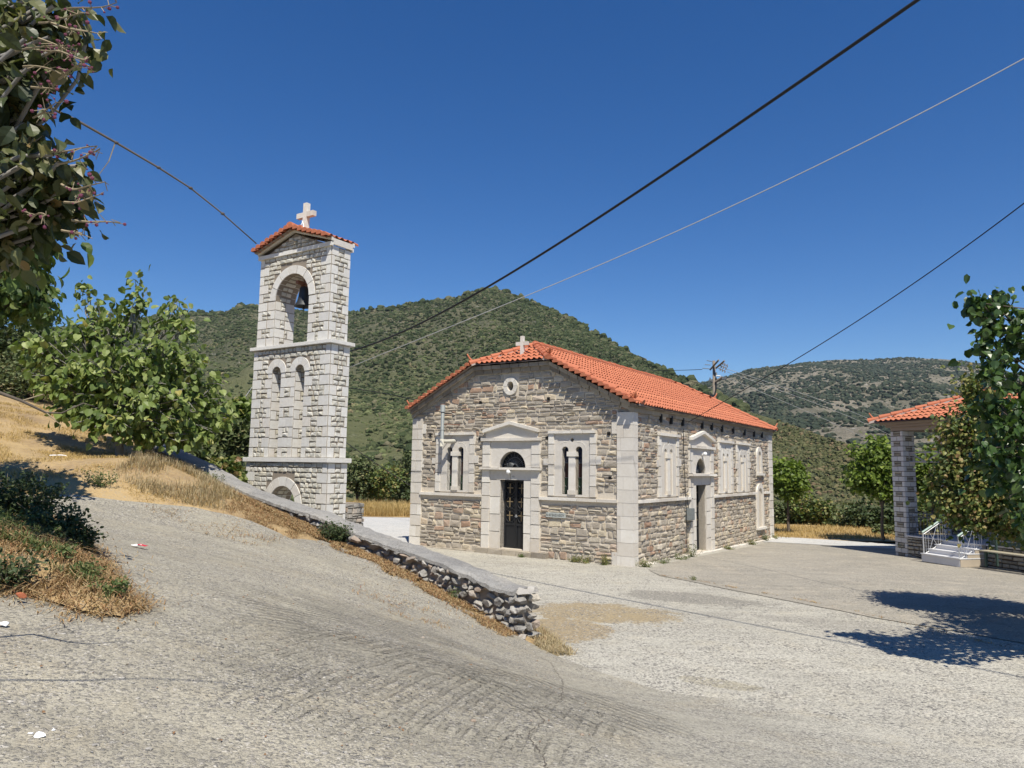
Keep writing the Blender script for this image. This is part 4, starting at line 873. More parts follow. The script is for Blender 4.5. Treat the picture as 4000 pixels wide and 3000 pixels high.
# ------------------------------------------------------------------ bell tower
TW = R(33.3)
tower = empty('bell_tower', (-5.191, 20.5, 0), -TW, 'tall white and grey stone bell tower with arched openings and small tiled gable roof', 'bell tower')
TH = .73
def tower_stage(name, xl, xr, z0, z1, course, openings, seed, tops, first=0, gable=None):
    """openings: (x0,x1,zbottom,zspring,rin,rout); tops: arch outer tops excluded from rubble"""
    gg = np.random.default_rng(seed)
    TFt = lambda s, z, d: (s, d, z); TBt = lambda s, z, d: (s, TH - d, z); TRt = lambda s, z, d: (xr - d, s, z); TLt = lambda s, z, d: (xl + d, s, z)
    core = MB(); outer = rect(xl + .0, xr, z0, z1); top = z1; gm = MB()
    if gable: outer = [(xl, z0), (xr, z0), (xr, z1), (gable[0], gable[1]), (xl, z1)]
    hs_ = [arch((a + b) / 2, max(zb, z0) + (.0005 if zb <= z0 else 0), zs, ri_) for a, b, zb, zs, ri_, ro_ in openings]
    slab(core, outer, hs_, TFt, 0, TH, back=True);
    dr, rb = MB(), MB(); n = round((z1 - z0) / course); h = (z1 - z0) / n; gp = .02; big, small = .42, .2
    def face(T, s0, s1, ops, flip):
        for k in range(n):
            a, b = z0 + k * h, z0 + (k + 1) * h; odd = (k + first + flip) % 2; cw = big if odd else small
            if s1 - s0 < 1.2: cl, cr_ = (.3, .2) if odd else (.2, .36); cl, cr_ = ((.27, .25) if odd else (.12, .11))
            else: cl = cr_ = cw
            segs = [(s0, s0 + cl, 'c'), (s1 - cr_, s1, 'c')]; jm = .34 if odd else .19
            blk = []
            for (x0, x1, zb, zs, ri_, ro_) in ops:
                if b <= zb + .02: continue
                cx = (x0 + x1) / 2
                if a < zs - .05 and b > zb: 
                    segs += [(x0 - jm, x0, 'j'), (x1, x1 + jm, 'j')]; blk.append((x0, x1))
                else:
                    zm = (a + b) / 2 - .02
                    if zm < zs + ro_: w_ = math.sqrt(max(ro_ ** 2 - max(a - zs, 0) ** 2, 0)); blk.append((cx - w_, cx + w_))
            for (p, q, t) in segs:
                stone(dr, T, p + gp / 2, q - gp / 2, a + gp / 2, b - gp / 2, .018 * gg.uniform(.7, 1.3), rough=.1, g=gg); blk.append((p, q))
            rows = 2 if h > .22 else 1
            for r_ in range(rows):
                za, zb2 = a + r_ * h / rows, a + (r_ + 1) * h / rows
                for p, q in free(s0, s1, za, zb2, [(u, v, za - 1, zb2 + 1) for u, v in blk]):
                    if q - p < .06: 
                        if r_ == 0: stone(rb, T, p + gp / 2, q - gp / 2, a + gp / 2, b - gp / 2, .03, rough=.7, g=gg)
                        continue
                    m_ = max(1, round((q - p) / gg.uniform(.16, .26))); c = np.sort(np.concatenate([[p, q], p + (q - p) * (np.arange(1, m_) + gg.uniform(-.2, .2, m_ - 1)) / m_]))
                    for u, v in zip(c[:-1], c[1:]): stone(rb, T, u + gp / 2, v - gp / 2, za + gp / 2, zb2 - gp / 2, .026 * gg.uniform(.6, 1.3), rough=1.0, g=gg)
    face(TFt, xl, xr, openings, 0); face(TRt, 0, TH, [], 1); face(TBt, xl, xr, openings, 0); face(TLt, 0, TH, [], 0)
    # stones lining the openings and the arch rings
    ar = MB()
    for (x0, x1, zb, zs, ri_, ro_) in openings:
        cx = (x0 + x1) / 2; zz = max(zb, z0); kk = max(1, round((zs - zz) / h)); hh = (zs - zz) / kk
        for k in range(kk):
            for sgn, X0 in ((1, x0), (-1, x1)):
                T = (lambda s, z, d, X0=X0, sgn=sgn: (X0 - sgn * d, s, z)); a, b = zz + k * hh, zz + (k + 1) * hh
                wA, wB = ((.42, .24) if k % 2 else (.2, .42)); wA = min(wA, TH * .5); wB = min(wB, TH * .5 - .02)
                stone(dr, T, .003, wA, a + gp / 2, b - gp / 2, .015, rough=.1, g=gg); stone(dr, T, TH - wB, TH - .003, a + gp / 2, b - gp / 2, .015, rough=.1, g=gg)
                for r_ in range(2): stone(rb, T, wA + gp, TH - wB - gp, a + r_ * hh / 2 + gp / 2, a + (r_ + 1) * hh / 2 - gp / 2, .03, rough=.9, g=gg)
        nv = 7 if ro_ > .6 else 5
        for k in range(nv):
            t0, t1 = math.pi * k / nv + .012, math.pi * (k + 1) / nv - .012; tt = np.linspace(t0, t1, 5)
            P = [(cx + ri_ * math.cos(t), zs + ri_ * math.sin(t)) for t in tt] + [(cx + ro_ * math.cos(t), zs + ro_ * math.sin(t)) for t in tt[::-1]]
            slab(ar, P, [], TFt, -.03, .16); slab(ar, P, [], TBt, -.03, .16)
        ns_ = max(5, int(math.pi * ri_ / .16))
        for k in range(ns_):
            t0, t1 = math.pi * k / ns_, math.pi * (k + 1) / ns_
            T = lambda s, z, d, cx=cx, zs=zs, ri_=ri_: (cx + (ri_ - d * -1 - .0) * math.cos(z) if False else cx + (ri_ + d) * math.cos(z), s, zs + (ri_ + d) * math.sin(z))
            y = .17
            while y < TH - .2:
                w_ = gg.uniform(.16, .3); w_ = min(w_, TH - .17 - y)
                stone(rb, T, y, y + w_ - .012, t0 + .03, t1 - .03 if t1 - t0 > .1 else t1 - .01, .02, rough=.6, g=gg); y += w_
    if gable:
        for T in (TFt, TBt): rubble(gm, T, lambda z: (xl + .12 + (z - z1) / (gable[1] - z1) * (gable[0] - xl), xr - .12 - (z - z1) / (gable[1] - z1) * (xr - gable[0])), z1 + .14, gable[1] - .1, (.11, .14), (.14, .26), .014, .04, (), gg, 1.0)
        for V_ in gm.v: rb.v.append(V_)
        for F_ in gm.f: rb.f.append(F_ + rb.n)
        rb.n += gm.n
    combo('masonry_stage', [(core, M['lime_mortar']), (dr, M['tower_dressed']), (rb, M['tower_rubble']), (ar, M['tower_dressed'])], tower)
tower_stage('base', -3.42, .12, -.1, 2.75, .29, [(-1.7 - .58, -1.7 + .58, -.1, 1.49, .58, .84)], 61, None, 1)
tower_stage('mid', -3.33, .04, 2.89, 6.13, .295, [(-2.43, -2.03, 2.89, 5.40, .2, .43), (-1.40, -1.0, 2.89, 5.40, .2, .43)], 62, None, 0)
tower_stage('top', -3.25, -.10, 6.245, 9.02, .281, [(-2.47, -.97, 6.245, 7.64, .75, 1.0)], 63, None, 1, gable=(-1.70, 9.62))
def ledge(x0, x1, z0, z1, o, name='ledge'):
    m_ = MB(); m_.box(x0 - o, x1 + o, -o, TH + o, z0, z1); b = bmesh.new(); ob = m_.build(name, M['tower_dressed'], tower, fix=True)
    b.from_mesh(ob.data); bmesh.ops.bevel(b, geom=b.edges[:], offset=.012, segments=2, affect='EDGES'); b.to_mesh(ob.data); b.free(); return ob
ledge(-3.42, .12, 2.752, 2.888, .09); ledge(-3.33, .04, 6.132, 6.243, .11)
pm = MB()
gx0, gx1, gzl, gza, gcx = -3.25, -.10, 9.02, 9.62, -1.70
for y0, y1 in ((-.075, -.002), (TH + .002, TH + .075)): pm.box(gx0 - .06, gx1 + .06, y0, y1, gzl - .02, gzl + .1)
for yy in (-.09, TH + .01):
    for P, Q in (((gx0 - .08, gzl + .12), (gcx, gza + .03)), ((gcx, gza + .03), (gx1 + .08, gzl + .12))):
        V = [(P[0], yy, P[1]), (Q[0], yy, Q[1]), (Q[0], yy, Q[1] + .12), (P[0], yy, P[1] + .12)]; V += [(a, yy + .08, c) for a, b, c in V]
        pm.add(V, [[0, 1, 2, 3], [7, 6, 5, 4], [0, 4, 5, 1], [3, 2, 6, 7], [0, 3, 7, 4], [1, 5, 6, 2]])
pm.box(gx1 + .0, gx1 + .08, -.01, TH + .01, gzl + .02, gzl + .2); pm.box(gx0 - .08, gx0, -.01, TH + .01, gzl + .02, gzl + .2)
pm.build('cornice', M['tower_dressed'], tower, fix=True)
tr = MB(); ov = .1; zE = gzl + .2; zA_ = gza + .13; hx = (gx1 - gx0) / 2 + ov; yy0, yy1 = -.2, TH + .14
Lt = math.hypot(hx, zA_ - zE)
for sx in (1, -1):
    e = gcx + sx * hx; vt = np.array([-sx * hx, 0, zA_ - zE]) / Lt; ntv = np.array([sx * (zA_ - zE), 0, hx]) / Lt
    tile_field(tr, (e, yy0, zE), (0, 1, 0), vt, ntv, yy1 - yy0 + .01, Lt, lambda u, v: True, per=.215, row=.36, amp=.055, lift=.04)
tro = tr.build('roof', M['tile'], tower)
tr = MB(); barrel_line(tr, (gcx, yy0 - .04, zA_), (gcx, yy1, zA_), .13, .4, lift=.06)
for sx in (1, -1):
    for yv in (yy0 + .08, yy1 - .08):
        a = np.array([gcx + sx * hx, yv, zE]); b = np.array([gcx, yv, zA_]); k = 8
        for i_ in range(k):
            p = a + (b - a) * ((i_ + .5) / k); barrel_line(tr, (p[0], yv - .17, p[2] - .01), (p[0] + .001, yv + .17, p[2] + .0), .095, .34, lift=.03)
tr.build('ridge_tiles', M['tile'], tro)
tr = MB(); 
for sx in (1, -1): tr.add([(gcx + sx * hx, yy0, zE - .02), (gcx + sx * hx, yy1, zE - .02), (gcx, yy1, zA_ - .02), (gcx, yy0, zA_ - .02)], [[0, 1, 2, 3]])
tr.build('roof_deck', M['ridge_mortar'], tro)
cz0 = zA_ + .0; tc = MB(); cxx, cyy = gcx, TH / 2; ct = 10.69
tc.box(cxx - .08, cxx + .08, cyy - .07, cyy + .07, cz0 - .1, ct); tc.box(cxx - .37, cxx - .0805, cyy - .07, cyy + .07, 10.24, 10.40); tc.box(cxx + .0805, cxx + .37, cyy - .07, cyy + .07, 10.24, 10.40)
tc.build('roof_cross', M['dressed'], tower)
tc = MB(); tc.tube([(cxx - .13, cyy - .2, cz0 + .05), (cxx - .04, cyy - .15, cz0 + .22), (cxx + .02, cyy - .13, cz0 + .34)], [.02, .017, .01], 6); tc.tube([(cxx + .14, cyy - .2, cz0 + .02), (cxx + .08, cyy - .16, cz0 + .2), (cxx - .03, cyy - .13, cz0 + .36)], [.02, .017, .01], 6)
tc.build('cross_bracket', M['white'], tower, smooth=True)
# bell
rz_ = Matrix.Rotation(-TW, 3, 'Z'); bp = Vector((-5.191, 20.5, 0)) + rz_ @ Vector((-1.68, .42, 0))
bell = empty('bell', (bp.x, bp.y, 7.45), -TW, 'dark bronze bell hanging in the top arch of the bell tower', 'bell')
prf = [(.0, .62), (.1, .62), (.14, .58), (.155, .45), (.175, .3), (.21, .15), (.27, .03), (.285, 0), (.26, 0), (.2, .1)]; t = np.arange(24) * 2 * np.pi / 24
b_ = MB(); V = np.array([[r_ * math.cos(q), r_ * math.sin(q), z_] for r_, z_ in prf for q in t]); k = len(prf); i = np.arange(k - 1)[:, None] * 24; j = np.arange(24)[None]; jn = (j + 1) % 24
b_.add(V, np.stack([i + j, i + jn, i + 24 + jn, i + 24 + j], -1).reshape(-1, 4)); b_.build('bell_body', M['bronze'], bell, smooth=True)
b_ = MB(); b_.box(-.05, .05, -.3, .3, .66, .76); b_.box(-.12, .12, -.05, .05, .6, .7); b_.tube([(0, 0, .7), (0, 0, .95)], .03, 6); b_.build('yoke', M['rust'], bell)
b_ = MB(); V0, F0 = ICO[1]; b_.tube([(0, 0, .5), (0, 0, 0)], .015, 5); b_.add(V0 * .05 + [0, 0, -.04], F0); b_.build('clapper', M['black_iron'], bell)
b_ = MB(); b_.tube([(0, 0, -.06), (.02, 0, -.35), (.16, .05, -.7)], .008, 4); b_.build('pull_rope', M['cable'], bell)
# low stone stub beside the tower
st = MB(); gg = np.random.default_rng(77)
for T in (lambda s, z, d: (s, d, z), lambda s, z, d: (.75 - d, s, z)):
    rubble(st, T, lambda z: (0, .75), 0, 1.42, (.12, .2), (.15, .3), .02, .04, (), gg)
stub = empty('stone_pedestal', tuple(np.array([*at(1357, 1990, 24.5)[:2], 0]) - np.array(rz_ @ Vector((.75, 0, 0)))), -TW, 'low grey stone block behind the foot of the bell tower', 'pedestal')
st.build('facing', M['wallrock'], stub); st = MB(); st.box(.02, .73, .02, .7, 0, 1.43); st.build('core', M['lime_mortar'], stub)
# ------------------------------------------------------------------ boundary wall
bw = empty('boundary_wall', tuple(wp(0, .25, 0)), math.atan2(WU[1], WU[0]), 'low field stone wall with grey concrete coping climbing beside the concrete road', 'stone wall')
def bl(s, o, z): return (s, -(o - .25), z)      # wall frame: s along, o across (0 road side, .5 plaza side)
ts = np.array([-.02, .63, 1.24, 1.95, 2.97, 4.11, 5.39, 6.43, 7.58, 8.86, 9.79, 11.3, 12.88, 13.4]); tz = np.array([.76, .79, .92, 1.08, 1.24, 1.42, 1.70, 1.84, 2.02, 2.30, 2.59, 2.95, 3.35, 3.45])
def topz(s): return np.interp(s, ts, tz)
def upz(s, o=0.): return float(H_up([wp(s, o)[:2]])[0])
cp_ = MB(); ss = np.arange(.36, 13.3, .09); prof_o = []
rows = []
for s in ss:
    z = float(topz(s)); j = mnoise.noise(Vector((s * 1.7, 3, 0))) * .07 + mnoise.noise(Vector((s * 7, 3, 0))) * .045; j2 = mnoise.noise(Vector((s * 1.9, 9, 0))) * .07 + mnoise.noise(Vector((s * 6, 9, 0))) * .05; q = mnoise.noise(Vector((s * 5, 0, 4))) * .022; e1 = mnoise.noise(Vector((s * 8, 5, 2))) * .035
    rows.append([bl(s, -.03 + j, z - .075 + e1), bl(s, -.025 + j, z - .02 + q), bl(s, .06 + j, z + .012 + q), bl(s, .25, z + .02 - q), bl(s, .46 + j2, z + .005 + q), bl(s, .53 + j2, z - .03), bl(s, .54 + j2, z - .08)])
rows = np.array(rows); r_, c_ = rows.shape[:2]; i = np.arange(r_ - 1)[:, None] * c_; j = np.arange(c_ - 1)[None]
cp_.add(rows.reshape(-1, 3), np.stack([i + j, i + j + 1, i + c_ + j + 1, i + c_ + j], -1).reshape(-1, 4)); cp_.add(rows[0], [list(range(c_))])
cp_.build('coping', M['coping'], bw, smooth=False)
ck = MB(); n_ = 40; S_ = np.linspace(.32, 13.3, n_ + 1)
for k in range(n_):
    a, b = S_[k], S_[k + 1]; za, zb = float(topz(a)) - .05, float(topz(b)) - .05
    V = [bl(a, .07, -.3), bl(b, .07, -.3), bl(b, .07, zb), bl(a, .07, za), bl(a, .43, -.3), bl(b, .43, -.3), bl(b, .43, zb), bl(a, .43, za)]
    ck.add(V, [[0, 1, 2, 3], [7, 6, 5, 4], [3, 2, 6, 7]])
    if k == 0: ck.add([V[0], V[3], V[7], V[4]], [[0, 1, 2, 3]])
def rock(mb, c, sz, rot=0, sub=2, g=rng, cut=.9):
    V0, F0 = ICO[sub]; d = V0 * 1.0
    d = np.sign(d) * np.abs(d) ** .5 * [1, 1, 1]                    # boxy
    o = g.uniform(-50, 50, 3); n = np.array([mnoise.noise(Vector(tuple(v * 1.3 + o))) for v in V0]); n2 = np.array([mnoise.noise(Vector(tuple(v * 3.5 + o))) for v in V0])
    d = d * (1 + .34 * n + .14 * n2)[:, None]
    for _ in range(11):
        nn = g.normal(size=3); nn /= np.linalg.norm(nn); h = g.uniform(.45, .8); t = d @ nn; k = t > h; d[k] -= np.outer(t[k] - h, nn)
    A = np.array(Matrix.Rotation(rot, 3, 'Y') @ Matrix.Rotation(g.uniform(-.3, .3), 3, 'Z'))
    mb.add((d * sz) @ A.T + c, F0)
rk = MB(); gg = np.random.default_rng(91)
s = .02
lay = []
# road side face: irregular layers from the ground up to the coping
s = 0.3
while s < 13.2:
    w_ = gg.uniform(.1, .3); zt = float(topz(s + w_ / 2)) - .05; zb = max(upz(s + w_ / 2) - .1, -.05)
    z = zt
    while z > zb:
        h_ = gg.uniform(.07, .17); 
        rock(rk, np.array(bl(s + w_ / 2 + gg.uniform(-.05, .05), .06 + gg.uniform(-.03, .05), z - h_ / 2)), np.array([w_ * .56, gg.uniform(.09, .14), h_ * .56]), gg.uniform(-.3, .3), 2, gg)
        z -= h_ * .95
    s += w_ * .92
z = .62
for layer, (zc, hh) in enumerate(((.07, .07), (.2, .075), (.34, .075), (.49, .08), (.63, .07))):      # squared end of the wall
    for (o, wd) in ((.06, .1), (.24, .11), (.43, .1)) if layer % 2 else ((.1, .15), (.37, .15)):
        rock(rk, np.array(bl(.3 + gg.uniform(-.03, .03), o, zc)), np.array([.12, wd, hh]), gg.uniform(-.1, .1), 2, gg)
rock(rk, np.array(bl(.36, .14, .74)), np.array([.19, .19, .075]), .05, 2, gg); rock(rk, np.array(bl(.33, .42, .76)), np.array([.11, .12, .07]), 0, 2, gg)
s = .32
while s < 13.2:
    w_ = gg.uniform(.25, .5); z = float(topz(s)) - .06
    while z > -.1:
        h_ = gg.uniform(.16, .3); rock(rk, np.array(bl(s + w_ / 2, .44, z - h_ / 2)), np.array([w_ * .54, .1, h_ * .56]), gg.uniform(-.2, .2), 1, gg); z -= h_ * .95
    s += w_ * .95
combo('stonework', [(ck, M['lime_mortar']), (rk, M['wallrock'])], bw)

# ------------------------------------------------------------------ pavilion
pav = empty('pavilion', (13.91, 25.95, 0), R(-74.33), 'open stone pavilion with orange tiled hip roof and white steps at the right', 'pavilion')
PF = lambda s, z, d: (s, d, z)
def pillar(x0, y0, z0, z1, seed, w=.53, depth=.48):
    gg = np.random.default_rng(seed); e = MB(); T4 = [(lambda s, z, d: (x0 + s, y0 + d, z), w), (lambda s, z, d: (x0 + w - d, y0 + s, z), depth), (lambda s, z, d: (x0 + w - s, y0 + depth - d, z), w), (lambda s, z, d: (x0 + d, y0 + depth - s, z), depth)]
    n = round((z1 - z0) / .178); h = (z1 - z0) / n; c = MB(); c.box(x0, x0 + w, y0, y0 + depth, z0, z1); 
    a_, b_ = MB(), MB()
    for fi, (T, L) in enumerate(T4):
        for k in range(n):
            za, zb = z0 + k * h + .009, z0 + (k + 1) * h - .009
            if (k + fi) % 2: stone(a_, T, -.012 if fi % 2 == 0 else 0, L / 2 - .008, za, zb, .014, rough=.1, g=gg); stone(a_, T, L / 2 + .008, L, za, zb, .014, rough=.1, g=gg)
            else:
                stone(a_, T, 0, L * .2, za, zb, .014, rough=.1, g=gg); stone(a_, T, L * .8, L, za, zb, .014, rough=.1, g=gg)
                zm = (za + zb) / 2
                for q0, q1 in ((za, zm - .008), (zm + .008, zb)): stone(b_, T, L * .2 + .016, L * .8 - .016, q0, q1, .024, rough=.9, g=gg)
    combo('pillar', [(c, M['dark_mortar']), (a_, M['pav_dressed']), (b_, M['pav_rubble'])], pav)
ZD = .57
for k, (x, y, zb) in enumerate(((-.53, 0, -.25), (3.52, 0, ZD - .05), (7.6, 0, ZD - .05))): pillar(x, y, zb, 4.21, 100 + k)
gg = np.random.default_rng(120)
pl = MB(); pr = MB()
pl.box(-.3, 12, .03, 9, -.4, ZD - .05); 
pq_ = MB()
for a, b in ((0.02, 1.62), (3.14, 12)):
    rubble(pq_, PF, lambda z: (a, b), -.2, ZD - .06, (.09, .15), (.14, .34), .025, .04, (), gg, 1.0)
combo('plinth', [(pl, M['dark_mortar']), (pq_, M['pav_rubble'])], pav)
fl = MB(); fl.box(-.0, 12.0, -.04, 9, ZD - .048, ZD); fl.build('floor_slab', M['marble'], pav)
# wall of the hall behind the portico
hw_ = MB(); hw_.box(-.3, 12, 1.95, 9, ZD, 4.2)
q = MB(); rubble(q, lambda s, z, d: (s, 1.95 + d, z), lambda z: (.05, 9), ZD, 4.2, (.09, .16), (.14, .34), .02, .04, (), gg, .9); q2_ = q
q = MB(); blocks(q, lambda s, z, d: (s, 1.95 + d, z), -.3, .02, ZD, 4.2, .2, .05, g=gg); blocks(q, lambda s, z, d: (-.3 + d, 1.95 + s, z), 0, .3, ZD, 4.2, .2, .05, g=gg); combo('hall_wall', [(hw_, M['dark_mortar']), (q2_, M['pav_rubble']), (q, M['pav_dressed'])], pav)
bm_ = MB()
for (y0, y1, z0, z1, o) in ((-.02, .5, 4.22, 4.34, 0), (-.14, .5, 4.345, 4.43, .1), (-.28, .5, 4.435, 4.52, .24)):
    bm_.box(-.53 - o, 12, y0, y1, z0, z1); bm_.box(-.53 - o, .0, y1 + .004, 9, z0, z1)
bm_.box(.004, 12, .504, 9, 4.44, 4.5)
bm_.build('eave_beam', M['beam'], pav)
rf = MB(); ex, ey, ez = -1.0, -.5, 4.54; slp = .38; wid = 5.2
Lp = math.hypot(wid, wid * slp); vt = np.array([0, 1, slp]) / math.hypot(1, slp); nv_ = np.array([0, -slp, 1]) / math.hypot(1, slp)
# low front slope ends in a shallow ridge 2.4 m behind the eave
wid = 2.75; Lp = wid * math.hypot(1, slp)
tile_field(rf, (ex, ey, ez), (1, 0, 0), vt, nv_, 13, Lp, lambda u, v: u > v / math.hypot(1, slp) * .95 - .02, per=.24, row=.36, amp=.045, lift=.035)
vt2 = np.array([1, 0, slp]) / math.hypot(1, slp); nv2 = np.array([-slp, 0, 1]) / math.hypot(1, slp)
tile_field(rf, (ex, ey + 2 * wid, ez), (0, -1, 0), vt2, nv2, 2 * wid, Lp, lambda u, v: v / math.hypot(1, slp) - .05 < min(u, 2 * wid - u), per=.24, row=.36, amp=.045, lift=.035)
proof = rf.build('roof', M['tile'], pav)
q = MB(); zt = ez + wid * slp; q.add([(ex, ey, ez - .02), (12, ey, ez - .02), (12, ey + wid, zt - .02), (ex + wid, ey + wid, zt - .02)], [[0, 1, 2, 3]]); q.add([(ex, ey, ez - .02), (ex + wid, ey + wid, zt - .02), (ex, ey + 2 * wid, ez - .02)], [[0, 1, 2]]); q.add([(ex, ey + 2 * wid, ez - .02), (12, ey + 2 * wid, ez - .02), (12, ey + wid, zt - .02), (ex + wid, ey + wid, zt - .02)], [[0, 1, 2, 3]])
q.build('roof_deck', M['ridge_mortar'], proof)
q = MB(); qb = MB()
for P, Q in (((ex, ey, ez), (ex + wid, ey + wid, zt)), ((ex, ey + 2 * wid, ez), (ex + wid, ey + wid, zt)), ((ex + wid, ey + wid, zt), (12, ey + wid, zt))): barrel_line(q, P, Q, .12, .42, lift=.06); bed_line(qb, P, Q, .2, .09)
q.build('ridge_tiles', M['tile'], proof); qb.build('ridge_bedding', M['ridge_mortar'], proof)
q = MB(); finial(q, (ex + .1, ey + .1, ez + .1), (-1, -1, 0), .8, palm=False); q.build('roof_finial', M['tile'], proof, smooth=True)
# steps
for k in range(4):
    a = MB(); x0, x1 = 1.66, 3.1; yb = -1.06 + .29 * k; z1_ = .16 + .137 * k; z0_ = -.1 if k == 0 else z1_ - .137
    a.box(x0, x1, yb, -.042, z0_, z1_ - .03); st_ = a.build('step', M['marble'], pav); a = MB(); a.box(x0 - .02, x1 + .03, yb - .03, -.042 if k < 3 else -.042, z1_ - .029, z1_); a.build('tread', M['marble'], st_)
a = MB(); 
for k in range(4): a.box(3.104, 3.34 if False else 3.12, -1.05 + .29 * k, -.045 - .0, (-.1 if k == 0 else .16 + .137 * (k - 1) - .02), .16 + .137 * k - .032)
a.build('stair_cheek', M['beige'], pav)
def handrail(x, col):
    r = MB(); y0, y1 = -1.0, -.1; z0, z1 = .82, 1.3; b0, b1 = .12, .55
    r.tube([(x, y0, -.05), (x, y0, z0)], .02, 6); r.tube([(x, y1, .4), (x, y1, z1)], .016, 6); r.tube([(x, y0, z0 - .07), (x, y1, z1 - .07)], .014, 5); r.tube([(x, y0, b0), (x, y1, b1)], .014, 5)
    for k in range(1, 9):
        f = k / 9
        if k in (3, 4, 5): continue
        r.tube([(x, y0 + (y1 - y0) * f, b0 + (b1 - b0) * f), (x, y0 + (y1 - y0) * f, z0 - .07 + (z1 - z0) * f)], .008, 4)
    r.tube([(x, y0 + (y1 - y0) * .25, b0 + .09), (x, y0 + (y1 - y0) * .62, z0 + .2)], .008, 4); r.tube([(x, y0 + (y1 - y0) * .25, z0 + .04), (x, y0 + (y1 - y0) * .62, b0 + .28)], .008, 4)
    h = r.build('handrail', M['silver'], pav); r = MB(); r.tube([(x, y0 - .03, z0), (x, y1 + .02, z1)], .03, 6); r.build('top_rail', plain('pale_green_rail', (.36, .46, .4), .5, .4), h)
handrail(1.70, 0); handrail(3.04, 1)
def railing(P, Q, z0, z1, mat, n, name='railing'):
    r = MB(); P, Q = np.array([*P, 0.]), np.array([*Q, 0.]); up_ = np.array([0, 0, 1.])
    for z in (z0 + .05, z1 - .12, z1): r.tube([P + up_ * z, Q + up_ * z], .016, 5)
    for k in range(n + 1):
        a = P + (Q - P) * k / n; r.tube([a + up_ * z0, a + up_ * z1], .01 if 0 < k < n else .02, 4)
    for k in range(1, n - 2, 4):
        a, b = P + (Q - P) * k / n, P + (Q - P) * (k + 3) / n; r.tube([a + up_ * (z0 + .05), b + up_ * (z1 - .12)], .01, 4); r.tube([a + up_ * (z1 - .12), b + up_ * (z0 + .05)], .01, 4)
    r.build(name, mat, pav)
railing((-.27, .5), (-.27, 1.93), ZD, 1.35, M['grey_iron'], 11); railing((.02, .1), (1.6, .1), ZD, 1.35, M['grey_iron'], 10); railing((3.12, .1), (3.5, .1), ZD, 1.35, M['grey_iron'], 4); railing((4.1, .1), (7.6, .1), ZD, 1.35, M['grey_iron'], 20)
tr_ = MB(); xs = (.0, .72, 1.35, 2.0, 2.8, 3.5)
for z in (3.12, 3.45): tr_.tube([(0, .24, z), (3.5, .24, z)], .03, 5)
for k, x in enumerate(xs): tr_.tube([(x, .24, 3.12), (x, .24, 3.45)], .028, 5)
for k in range(5):
    a, b = (3.45, 3.12) if k % 2 == 0 else (3.12, 3.45); tr_.tube([(xs[k], .24, a), (xs[k + 1], .24, b)], .026, 5)
tr_.build('iron_truss', plain('truss_paint', (.36, .35, .35), .5, .4), pav)
# bench
bP = at(3985, 2215, 21.3); bench = empty('bench', (bP[0] - .1, bP[1] + .2, 0.0), R(-74.33), 'green bench standing against the pavilion plinth at the right edge', 'bench')
b_ = MB()
for k in range(3): b_.box(-.9, .9, -.2 + k * .14, -.09 + k * .14, .43, .46)
b_.build('seat', M['bench_top'], bench); b_ = MB()
for k in range(2): b_.box(-.9, .9, .3, .33, .6 + k * .16, .73 + k * .16)
b_.build('backrest', M['bench'], bench)
for x in (-.7, .7):
    b_ = MB(); b_.box(x - .03, x + .03, -.18, -.12, 0, .428); b_.box(x - .03, x + .03, .24, .29, 0, .9); b_.box(x - .03, x + .03, -.118, .238, .36, .428); b_.build('leg', M['bench'], bench)

# ------------------------------------------------------------------ utility pole
pb = at(2791, 1560, 66); pole = empty('utility_pole', (pb[0], pb[1], -1.2), 0, 'weathered wooden power pole with two crossarms rising behind the church roof', 'power pole')
def pz(v): return float(at(2791, v, 66)[2]) + 1.2
zt_ = pz(1409); p_ = MB(); p_.tube([(0, 0, 0), (0, 0, zt_)], [.2, .13], 10); p_.build('pole', M['wood'], pole, smooth=True)
kx = 66 / FPX
for (x0, z0, x1, z1) in ((-12 , 1443, 8, 1412), (10, 1437, 30, 1415)):
    a = MB(); zc0, zc1 = pz(z0), pz(z1); a.tube([(x0 * kx, .3 if x0 < 0 else .2, zc0 + 0), (x1 * kx, -.9, zc1)], .1, 4); a.build('crossarm', M['wood'], pole)
ins_l = []
for k, (u0, v0, u1, v1) in enumerate(((28, 1416, 55, 1429), (18, 1429, 46, 1440), (10, 1442, 38, 1454))):
    a = MB(); a.tube([(u0 * kx, -.3 * k, pz(v0)), (u1 * kx, -.3 * k, pz(v1))], .035, 5)
    for f in (.25, .55, .9):
        c = np.array([(u0 + (u1 - u0) * f) * kx, -.3 * k, pz(v0 + (v1 - v0) * f)]); a.tube([c + [0, 0, -.16], c + [0, 0, .14]], [.05, .03], 6)
    a.build('insulator', M['wood'], pole)
for (u0, v0, u1, v1) in ((-28, 1409, -8, 1412), (-36, 1425, -14, 1426), (-46, 1439, -18, 1441)):
    a = MB(); a.tube([(u0 * kx, 0, pz(v0)), (u1 * kx, 0, pz(v1))], .035, 5); a.build('insulator', M['grey_iron'], pole)
a = MB(); a.box(4 * kx, 9 * kx, -.25, .1, pz(1468), pz(1456)); a.build('junction_box', M['galv'], pole)
a = MB(); a.tube([(6 * kx, -.2, pz(1469)), (18 * kx, -.5, pz(1471))], .07, 6); a.build('street_light', M['white'], pole)
a = MB(); a.tube([(4 * kx, -.2, pz(1493)), (26 * kx, -.6, pz(1476))], .13, 5); a.build('lower_arm', M['wood'], pole)
for u in (26, 34):
    a = MB(); a.tube([(u * kx, -.6, pz(1485)), (u * kx + .1, -.6, pz(1476))], .14, 6); a.build('transformer', M['grey_iron'], pole)
